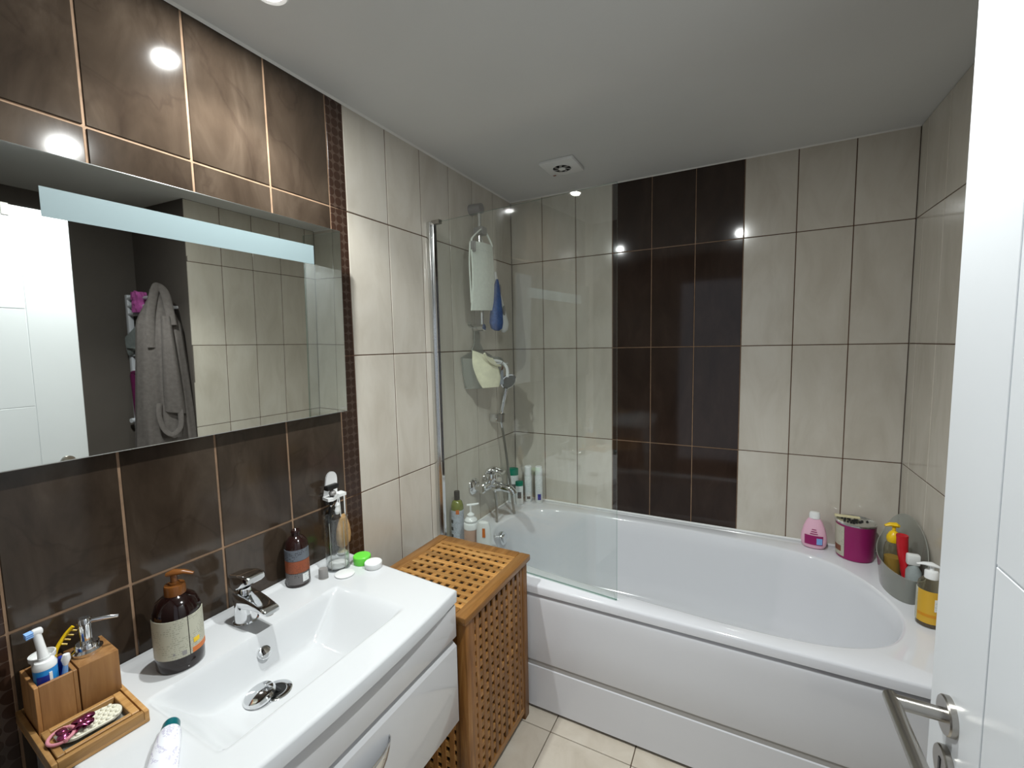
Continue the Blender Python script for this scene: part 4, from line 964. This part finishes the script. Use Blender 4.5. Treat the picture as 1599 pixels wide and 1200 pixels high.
lathepart('lid', [(0.0275, 0.009), (0.028, 0.011), (0.028, 0.025), (0.026, 0.0275), (0, 0.028)], (0.132, -1.3655, TOP), 'green', o, 32)
o = thing('white_jar', 'round white lidded jar behind the lime green box', 'jar', (0.182, -1.378, TOP-0.03))
x, y = 0.187, -1.3705
o.location = (x, y, TOP)
lathepart('jar_base', [(0.024, 0.0005), (0.026, 0.002), (0.026, 0.008), (0, 0.008)], (x-0.0, y, TOP), 'white', o, 28)
lathepart('lid', [(0.027, 0.007), (0.0275, 0.009), (0.0275, 0.018), (0.0255, 0.020), (0, 0.0205)], (x, y, TOP), 'whitegloss', o, 28)

# razor holder stuck to the wall and what hangs from it
Z0 = 0.965; y = -1.368
t = thing('razor_holder', 'white plastic razor holder stuck on the brown tiles', 'holder', (0.0, y, Z0))
pts = [(0.0005, y-0.030, Z0-0.006), (0.0005, y+0.024, Z0-0.006), (0.0005, y+0.026, Z0+0.045)]
for k in range(9):
    a = PI*k/8; pts.append((0.0005, y+0.004+0.022*math.cos(a), Z0+0.052+0.026*math.sin(a)))
pts.append((0.0005, y-0.020, Z0+0.04))
bm = new(); add_prism(bm, pts, (0.006, 0, 0)); build('back_plate', bm, 'whitegloss', t)
bm = new(); add_prism(bm, [(0.006, y-0.036, Z0-0.008), (0.045, y-0.046, Z0-0.006), (0.048, y-0.030, Z0-0.008), (0.040, y-0.012, Z0-0.010), (0.030, y+0.016, Z0-0.010), (0.034, y+0.038, Z0-0.009), (0.006, y+0.040, Z0-0.008)], (0, 0, 0.010)); build('hook_shelf', bm, 'whitegloss', t)
t = thing('razor', 'black razor hanging in the white wall holder', 'razor', (0.03, y-0.02, Z0-0.08))
tubepart('handle', spline([(0.034, y-0.022, Z0+0.028), (0.030, y-0.020, Z0-0.02), (0.024, y-0.024, Z0-0.06), (0.020, y-0.028, Z0-0.098)], 6), [0.006]*6+[0.0075]*7+[0.006]*6, 'black', t, 10)
for k in range(3):
    bm = new(); add_tube(bm, [(0.0300-0.004*k, y-0.026+0.001*k, Z0-0.030-0.020*k), (0.0330-0.004*k, y-0.017, Z0-0.022-0.020*k)], 0.005, 8); build('grip_band', bm, 'alu', t)
bm = new(); add_box(bm, (0.024, y-0.044, Z0+0.028), (0.044, y+0.002, Z0+0.044), 0.003, 2, mtx=None); build('blade_head', bm, 'black', t)
lathepart('pivot', [(0.011, 0.0), (0.012, 0.008), (0.007, 0.014), (0, 0.014)], (0.036, y-0.020, Z0+0.010), 'greymetal', t, 14)
t = thing('sponge_brush', 'tan oval scrubber on white cords behind clear dispenser', 'sponge', (0.05, y+0.04, TOP+0.06))
sx_, sy_ = 0.036, -1.350
blob('pad', [(sx_, sy_, 0.895, 0.004, 0.006), (sx_, sy_-0.002, 0.880, 0.010, 0.016), (sx_, sy_-0.003, 0.85, 0.014, 0.026), (sx_, sy_-0.003, 0.82, 0.014, 0.030), (sx_, sy_-0.003, 0.795, 0.012, 0.026), (sx_, sy_-0.003, 0.782, 0.005, 0.012)], 'sponge', t)
tubepart('cord', [(0.034, y+0.006, Z0-0.004), (sx_, sy_-0.010, 0.89)], 0.0022, 'whitegloss', t, 8)
tubepart('cord', [(0.032, y+0.030, Z0-0.004), (sx_, sy_+0.008, 0.89)], 0.0022, 'whitegloss', t, 8)
t = thing('plastic_clip', 'small white plastic clip hanging by the razor handle', 'clip', (0.03, y+0.0, 0.92))
bm = new(); add_lathe(bm, [(0.0, -0.018), (0.008, -0.014), (0.012, 0.0), (0.007, 0.010), (0.010, 0.016), (0.004, 0.026), (0, 0.027)], (0.036, y-0.004, 0.918), 12, sx=0.6); build('clip_body', bm, 'whitegloss', t)
tubepart('string', [(0.036, y-0.004, 0.943), (0.034, y+0.004, Z0-0.004)], 0.0018, 'whitegloss', t, 6)
x, y = 0.030, -1.3785+0.055
t = thing('shell_ornament', 'small ivory shell ornament at the basin corner', 'ornament', (x, y-0.05, TOP))
bm = new(); random.seed(5)
yy = -1.352; xx = 0.022
add_lathe(bm, [(0.012, 0.006), (0.015, 0.012), (0.008, 0.022), (0.006, 0.030), (0.012, 0.042), (0.015, 0.055), (0.009, 0.066), (0.011, 0.074), (0.004, 0.084), (0, 0.085)], (xx, yy, TOP), 11); build('shell', bm, 'ivory', t)
bm = new(); add_lathe(bm, [(0.018, 0.0062), (0.018, 0.010), (0.012, 0.013), (0, 0.013)], (xx, yy, TOP), 16); build('foot', bm, 'white', t)

# ------------------------------------------------------------------ bamboo set at the left end
rz = math.radians(-3.5); pv = Vector((0.115, -2.055, TOP))
def rb(bm): bmesh.ops.transform(bm, matrix=Matrix.Translation(pv) @ Matrix.Rotation(rz, 4, 'Z') @ Matrix.Translation(-pv), verts=bm.verts); return bm
tx0, tx1, ty0, ty1 = 0.012, 0.232, -2.126, -1.992
tr = thing('bamboo_tray', 'brown bamboo tray with soap dish frame on washbasin', 'tray', (pv.x, pv.y, TOP))
bm = new(); add_box(bm, (tx0, ty0, TOP+0.0005), (tx1, ty1, TOP+0.008), 0.001, 1); build('tray_base', rb(bm), 'bamboo_y', tr)
for lo, hi in (((tx0, ty0, TOP+0.006), (tx1, ty0+0.008, TOP+0.024)), ((tx0, ty1-0.008, TOP+0.006), (tx1, ty1, TOP+0.024)), ((tx0, ty0+0.008, TOP+0.006), (tx0+0.008, ty1-0.008, TOP+0.024)), ((tx1-0.010, ty0+0.008, TOP+0.006), (tx1, ty1-0.008, TOP+0.024))):
    bm = new(); add_box(bm, lo, hi, 0.0015, 2); build('tray_edge', rb(bm), 'bamboo_y', tr)
sx0, sx1, sy0, sy1 = 0.126, 0.220, ty0+0.010, ty1-0.011
for lo, hi in (((sx0, sy0, TOP+0.008), (sx1, sy0+0.010, TOP+0.026)), ((sx0, sy1-0.012, TOP+0.008), (sx1, sy1, TOP+0.026)), ((sx0, sy0+0.010, TOP+0.008), (sx0+0.010, sy1-0.012, TOP+0.026)), ((sx1-0.008, sy0+0.010, TOP+0.008), (sx1, sy1-0.012, TOP+0.026))):
    bm = new(); add_box(bm, lo, hi, 0.001, 1); build('dish_frame', rb(bm), 'bamboo_y', tr)
bm = new(); add_box(bm, (sx0+0.010, sy0+0.010, TOP+0.008), (sx1-0.008, sy1-0.012, TOP+0.012), 0); build('dish_glass', rb(bm), 'smoke', tr)
# toothbrush box
h0, h1 = TOP+0.009, TOP+0.106
tb = thing('toothbrush_holder', 'open square bamboo holder with toothbrushes', 'holder', (0.07, -2.086, TOP+0.008))
qx0, qx1, qy0, qy1 = 0.024, 0.116, -2.116, -2.058
for lo, hi in (((qx0, qy0, h0), (qx1, qy0+0.006, h1)), ((qx0, qy1-0.006, h0), (qx1, qy1, h1)), ((qx0, qy0+0.006, h0), (qx0+0.006, qy1-0.006, h1)), ((qx1-0.006, qy0+0.006, h0), (qx1, qy1-0.006, h1))):
    bm = new(); add_box(bm, lo, hi, 0.0008, 1); build('side_board', rb(bm), 'bamboo', tb)
bm = new(); add_box(bm, (qx0+0.006, qy0+0.006, h0), (qx1-0.006, qy1-0.006, h0+0.006), 0); build('bottom_board', rb(bm), 'bamboo', tb)
# soap dispenser block
ds = thing('soap_dispenser', 'bamboo block soap dispenser with chrome pump', 'soap dispenser', (0.07, -2.026, TOP+0.008))
ex0, ex1, ey0, ey1 = 0.024, 0.116, -2.056, -1.996
bm = new(); add_box(bm, (ex0, ey0, h0), (ex1, ey1, h1+0.001), 0.0015, 2); build('block', rb(bm), 'bamboo', ds)
px_, py_ = 0.070, -2.027
lathepart('pump_collar', [(0.023, 0), (0.024, 0.003), (0.024, 0.007), (0.019, 0.011), (0.019, 0.018), (0.017, 0.021), (0, 0.021)], (px_, py_, h1+0.001), 'chrome', ds, 28)
pm = lathepart('pump_stem', [(0.0085, 0.02), (0.0095, 0.024), (0.0095, 0.060), (0.011, 0.062), (0.011, 0.070), (0.009, 0.073), (0, 0.073)], (px_, py_, h1), 'chrome', ds, 24)
tubepart('nozzle', [(px_, py_, h1+0.064), (px_+0.012, py_+0.025, h1+0.062), (px_+0.020, py_+0.046, h1+0.057)], [0.005, 0.0045, 0.0035], 'chrome', pm, 12)
# electric toothbrush standing in the box
t = thing('electric_toothbrush', 'white and blue electric toothbrush standing in the bamboo holder', 'toothbrush', (0.085, -2.098, h0))
bx_, by_ = 0.086, -2.0920
lathepart('handle', [(0.013, 0.008), (0.0155, 0.012), (0.0165, 0.06), (0.0165, 0.118), (0.0145, 0.123), (0.009, 0.125), (0, 0.125)], (bx_, by_, h0), 'blue', t, 24)
lathepart('handle_cap', [(0.0166, 0.116), (0.0168, 0.122), (0.0135, 0.129), (0.0085, 0.131), (0.0085, 0.136), (0, 0.136)], (bx_, by_, h0), 'whitegloss', t, 24)
a = ang(bx_, by_)
bm = new(); add_band(bm, (bx_, by_), 0.0170, h0+0.078, h0+0.106, a-0.75, a+0.25, 10); sw = build('badge', bm, 'navy', t)
bm = new(); add_band(bm, (bx_, by_), 0.0169, h0+0.080, h0+0.110, a+0.25, a+0.50, 6); build('badge_edge', bm, 'whitegloss', t)
nk = tubepart('neck', [(bx_, by_, h0+0.133), (bx_-0.003, by_-0.001, h0+0.150), (bx_-0.008, by_-0.004, h0+0.182)], [0.0085, 0.0065, 0.006], 'whitegloss', t, 14)
bm = new(); add_box(bm, (bx_-0.016, by_-0.010, h0+0.178), (bx_-0.002, by_+0.005, h0+0.190), 0.004, 2); build('brush_head', bm, 'whitegloss', t)
bm = new()
for i in range(4):
    for j in range(3): add_tube(bm, [(bx_-0.014+0.0035*i, by_-0.009, h0+0.180+0.0035*j), (bx_-0.014+0.0035*i, by_-0.019, h0+0.179+0.0035*j)], 0.0016, 5)
br = build('bristles', bm, 'lightblue', t); br['kind'] = 'stuff'
t = thing('white_cup', 'white plastic beaker behind the electric toothbrush', 'cup', (0.053, -2.087, h0))
lathepart('beaker', [(0.012, 0.008), (0.014, 0.012), (0.0160, 0.118), (0.0185, 0.121), (0.0185, 0.124), (0.0165, 0.124), (0.0155, 0.116), (0, 0.112)], (0.049, -2.085, h0), 'white', t, 28)
lathepart('lip', [(0.0190, 0.117), (0.0192, 0.121), (0.0192, 0.125), (0.0172, 0.125)], (0.049, -2.085, h0), 'whitegloss', t, 28, cap0=False, cap1=False)
def brush(lab, p0, p1, m_h, m_head):
    t = thing('toothbrush', lab, 'toothbrush', p0, 'toothbrushes in the bamboo holder')
    p0 = Vector(p0); p1 = Vector(p1); d_ = (p1-p0)
    tubepart('handle', [p0, p0+d_*0.5, p0+d_*0.85], [0.0045, 0.0055, 0.0035], m_h, t, 10)
    tubepart('head', [p0+d_*0.83, p0+d_*0.92, p1], [0.004, 0.007, 0.005], m_head, t, 10)
    return t
brush('light blue toothbrush leaning towards the soap dispenser', (0.098, -2.080, h0+0.010), (0.100, -2.066, h0+0.128), 'lightblue', 'whitegloss')
brush('navy blue toothbrush leaning behind the light blue one', (0.072, -2.078, h0+0.010), (0.082, -2.068, h0+0.118), 'navy', 'navy')
t = thing('yellow_comb', 'yellow toothed hair clip sticking up behind the dispenser', 'comb', (0.03, -2.06, h0))
tubepart('shaft', spline([(0.034, -2.074, h0+0.010), (0.036, -2.066, h0+0.10), (0.036, -2.050, h0+0.132), (0.040, -2.036, h0+0.148)], 5), 0.0035, 'yellow', t, 8)
for k in range(4): tubepart('tooth', [(0.036+0.001*k, -2.056+0.005*k, h0+0.122+0.007*k), (0.041+0.001*k, -2.047+0.005*k, h0+0.117+0.007*k)], 0.0018, 'yellow', t, 6)
# ivory soap saver with bumps
ss = thing('soap_saver', 'ivory oval soap saver pad covered in bumps', 'soap saver', (0.17, -2.06, TOP+0.013))
sc_ = Vector((0.174, -2.064)); sl_, sw_, sa_ = 0.044, 0.0255, math.radians(82)
pts = []
for k in range(40):
    a = 2*PI*k/40; c_, s_ = math.cos(a), math.sin(a)
    u, v = (sl_-sw_)*(1 if c_ > 0 else -1)+sw_*c_, sw_*s_
    pts.append((u, v))
def sxy(u, v): return sc_.x+u*math.cos(sa_)-v*math.sin(sa_), sc_.y+u*math.sin(sa_)+v*math.cos(sa_)
SZ = TOP+0.0225
bm = new(); add_prism(bm, [(*sxy(u, v), SZ) for u, v in pts], (0, 0, 0.004), 0.001); build('pad', bm, 'soapsaver', ss)
bump_me = None
for i in range(-4, 5):
    for j in range(-2, 3):
        u = i*0.0102+(0.0051 if j % 2 else 0); v = j*0.0094
        if abs(u) > sl_-0.006 or abs(v) > sw_-0.003: continue
        if abs(u) > sl_-sw_ and math.hypot(abs(u)-(sl_-sw_), v) > sw_-0.003: continue
        if bump_me is None:
            bm = new(); add_lathe(bm, [(0.0038, 0), (0.0035, 0.0022), (0.002, 0.0038), (0, 0.0041)], (0, 0, 0), 10)
            bmesh.ops.recalc_face_normals(bm, faces=bm.faces)
            bump_me = bpy.data.meshes.new('bump'); bm.to_mesh(bump_me); bm.free(); bump_me.materials.append(M['soapsaver'])
            for p in bump_me.polygons: p.use_smooth = True
        X_, Y_ = sxy(u, v); inst('bump', bump_me, (X_, Y_, SZ+0.0035), ss)
t = thing('pink_hair_tie', 'pink rubber hair ring lying on the soap saver', 'hair tie', (0.176, -2.100, SZ+0.006))
ring_pts = [(0.174+0.019*math.cos(2*PI*k/24), -2.104+0.017*math.sin(2*PI*k/24), SZ+0.0095+0.002*math.sin(2*PI*k/24)) for k in range(25)]
tubepart('band', ring_pts, 0.0028, 'pinkrubber', t, 10)
lathepart('joint', [(0.0034, -0.003), (0.0038, 0), (0.0034, 0.003), (0, 0.003)], (0.193, -2.104, SZ+0.0095), 'pinkrubber', t, 12)
t = thing('foil_bow', 'shiny rose foil bow lying on the soap saver', 'bow', (0.18, -2.085, SZ+0.006)); random.seed(21)
for k in range(7):
    a0_ = random.uniform(0, 2*PI); c0_ = Vector((0.180+random.uniform(-0.010, 0.010), -2.086+random.uniform(-0.016, 0.016), SZ+0.010+random.uniform(0, 0.004)))
    L_ = 0.012; dv_ = Vector((math.cos(a0_), math.sin(a0_), 0.25))*L_
    tubepart('loop', spline([c0_-dv_, c0_+Vector((0, 0, 0.006)), c0_+dv_, c0_+dv_*0.4-Vector((0, 0, 0.002))], 4), 0.0052, 'rosemetal', t, 8, flat=(0.35, 1.2))

# toothpaste tube
t = thing('toothpaste', 'white toothpaste tube with dark green cap on washbasin', 'toothpaste', (0.36, -2.03, TOP))
d0 = Vector((0.300, -1.992, TOP+0.015)); dd = Vector((0.84, -0.54, 0)).normalized(); dn = Vector((-dd.y, dd.x, 0))
def tring(s, hw, hh, zc): return [d0+dd*s+dn*hw*math.cos(2*PI*k/24)+Vector((0, 0, zc-0.015+hh*math.sin(2*PI*k/24))) for k in range(24)]
bm = new(); add_loft(bm, [tring(0.0, 0.0125, 0.0125, 0.0145), tring(0.003, 0.0138, 0.0138, 0.0145), tring(0.019, 0.0152, 0.0140, 0.0145)]); build('cap', bm, 'teal', t)
bm = new(); add_loft(bm, [tring(0.0192, 0.0155, 0.0138, 0.0142), tring(0.026, 0.0185, 0.0140, 0.0143), tring(0.055, 0.0215, 0.0125, 0.0130), tring(0.10, 0.0235, 0.0085, 0.0092), tring(0.135, 0.0250, 0.003, 0.0040), tring(0.140, 0.0250, 0.0018, 0.0030)]); build('tube_body', bm, 'tubeprint', t)
bm = new(); add_loft(bm, [tring(0.1395, 0.0252, 0.0019, 0.003), tring(0.150, 0.0252, 0.0016, 0.003)]); build('crimp', bm, 'white', t)

# ------------------------------------------------------------------ towel radiator and robe in the niche (seen in the mirror)
RA = thing('towel_radiator', 'white ladder towel radiator on the taupe niche wall', 'radiator', (2.16, NICHE_Y-0.05, 0.75))
ry = -0.965
for x in (1.965, 2.395): boxpart('rail', (x-0.018, ry-0.015, 0.72), (x+0.018, ry+0.015, 1.745), 'radiator', RA, 0.006)
for k, z in enumerate((0.78, 0.85, 0.92, 1.06, 1.13, 1.20, 1.36, 1.43, 1.50, 1.62, 1.67, 1.72)):
    tubepart('bar', [(1.965, ry-0.004, z), (2.395, ry-0.004, z)], 0.011, 'radiator', RA, 10)
for x in (1.965, 2.395):
    for z in (0.82, 1.66): tubepart('wall_stay', [(x, NICHE_Y, z), (x, ry, z)], 0.010, 'radiator', RA, 10)
tubepart('valve', [(2.405, ry-0.01, 0.93), (2.400, ry-0.035, 0.93)], 0.015, 'radiator', RA, 14)
RC = Vector((1.90, -1.015))
RO = thing('bathrobe', 'grey terry bathrobe hanging from the towel radiator', 'bathrobe', (RC.x, RC.y, 0.76))
vd = Vector((0.916, 0.40)); vp = Vector((-0.40, 0.916))      # across and along the hanging folds
def rxy(u, v): p = RC+vp*u+vd*v; return p.x, min(p.y, NICHE_Y-0.006)
def rpt(u, v, z): return Vector((*rxy(u, v), z))
bm = new(); rings = [[rpt(0.012*math.cos(2*PI*k/80)-0.01, 0.012*math.sin(2*PI*k/80)+0.02, 1.765) for k in range(80)]]
for i in range(33):
    t = i/32; z = 1.755-1.0*t
    hw = 0.030+0.060*sst(t*4.5)+0.070*t; hd = 0.025+0.045*sst(t*3.0)+0.012*t; ring = []
    for k in range(80):
        a = 2*PI*k/80
        f = 1+(0.05+0.13*t)*math.sin(8*a+1.5*math.sin(3*t))+0.08*t*math.sin(15*a+2*t)
        ring.append(rpt((hw*math.cos(a))*(1+0.03*math.sin(11*a))-0.012*(1-t), hd*math.sin(a)*f+0.01, z-0.03*math.cos(a)*t))
    rings.append(ring)
add_loft(bm, rings); build('robe_body', bm, 'robe', RO, 70)
bm = new(); rings = []
for i in range(15):
    t = i/14; hw = 0.022+0.030*t; hd = 0.018+0.014*t; z = 1.60-0.56*t
    rings.append([rpt(0.022+0.012*t+hw*math.cos(2*PI*k/24), -0.055-0.022*math.sin(t*PI)-0.010*t+hd*math.sin(2*PI*k/24)*(1+0.15*math.sin(5*2*PI*k/24)), z-0.012*math.cos(2*PI*k/24)*t) for k in range(24)])
add_loft(bm, rings); build('sleeve', bm, 'robe', RO, 70)
tubepart('belt', spline([rpt(-0.035, -0.085, 1.10), rpt(-0.040, -0.10, 1.03), rpt(-0.022, -0.105, 0.95), rpt(0.015, -0.108, 0.915), rpt(0.052, -0.105, 0.95), rpt(0.060, -0.095, 1.02), rpt(0.055, -0.08, 1.08)], 6), 0.011, 'robe', RO, 10, flat=(0.6, 1.3))
tubepart('collar', spline([rpt(-0.05, -0.058, 1.42), rpt(-0.045, -0.052, 1.60), rpt(-0.02, -0.03, 1.74), rpt(0.0, -0.01, 1.772), rpt(0.03, -0.03, 1.72), rpt(0.05, -0.06, 1.55)], 6), 0.016, 'robe', RO, 12, flat=(0.45, 1.4))
tubepart('hanging_loop', spline([rpt(-0.01, 0.02, 1.760), Vector((1.98, -0.995, 1.768)), Vector((2.04, -0.969, 1.737)), Vector((2.06, -0.965, 1.715))], 5), 0.005, 'robe', RO, 8)
PC = thing('pink_puff', 'bright pink mesh cloth hung on the radiator top', 'cloth', (2.29, -0.985, 1.64))
bm = new(); rings = []
for i in range(10):
    t = i/9; z = 1.755-0.125*t; w_ = 0.050+0.012*math.sin(t*9); rings.append([Vector((2.235+w_*math.cos(2*PI*k/28)*(1+0.10*math.sin(6*2*PI*k/28+5*t)), -0.975+0.030*math.sin(2*PI*k/28)*(1+0.25*math.sin(8*2*PI*k/28+7*t)), z)) for k in range(28)])
add_loft(bm, rings); build('mesh_body', bm, 'pinkcloth', PC, 60)
tubepart('cord', [(2.235, -0.98, 1.755), (2.25, -0.99, 1.762), (2.265, -0.985, 1.74)], 0.004, 'pinkcloth', PC, 6)
GC = thing('grey_washcloth', 'pale grey washcloth folded over a radiator bar', 'cloth', (2.32, -1.0, 1.42))
bm = new(); add_loft(bm, [[Vector((2.30+0.085*u, -0.982-0.022*math.cos(a), 1.505+0.022*math.sin(a)-0.06*max(0, -math.sin(a))*1.6-0.045*u*0.9)) for a in [2*PI*k/20 for k in range(20)]] for u in (-0.8, -0.4, 0, 0.4, 0.75, 1.0)]); build('folded_cloth', bm, 'greycloth', GC, 60)
boxpart('hem', (2.225, -1.006, 1.405), (2.365, -1.0, 1.412), 'greycloth', GC, 0.001)
PT = thing('plum_towel', 'dark plum towel hanging on the lower radiator bars', 'towel', (2.28, -1.0, 0.80))
bm = new(); rings = []
for i in range(10):
    t = i/9; z = 1.245-0.42*t; ring = []
    for k in range(13):
        q = k/12; ring.append(Vector((2.20+0.165*q, -0.990-0.012*math.sin(q*9+t*2)-0.006, z-0.02*abs(q-0.5)*(1 if t < .1 else 0))))
    for k in range(12, -1, -1):
        q = k/12; ring.append(Vector((2.20+0.165*q, -0.984-0.012*math.sin(q*9+t*2)+0.002, z)))
    rings.append(ring)
add_loft(bm, rings); build('towel_sheet', bm, 'plum', PT, 60)
tubepart('top_fold', [(2.20, -0.983, 1.243), (2.28, -0.983, 1.250), (2.365, -0.983, 1.243)], 0.016, 'plum', PT, 10)
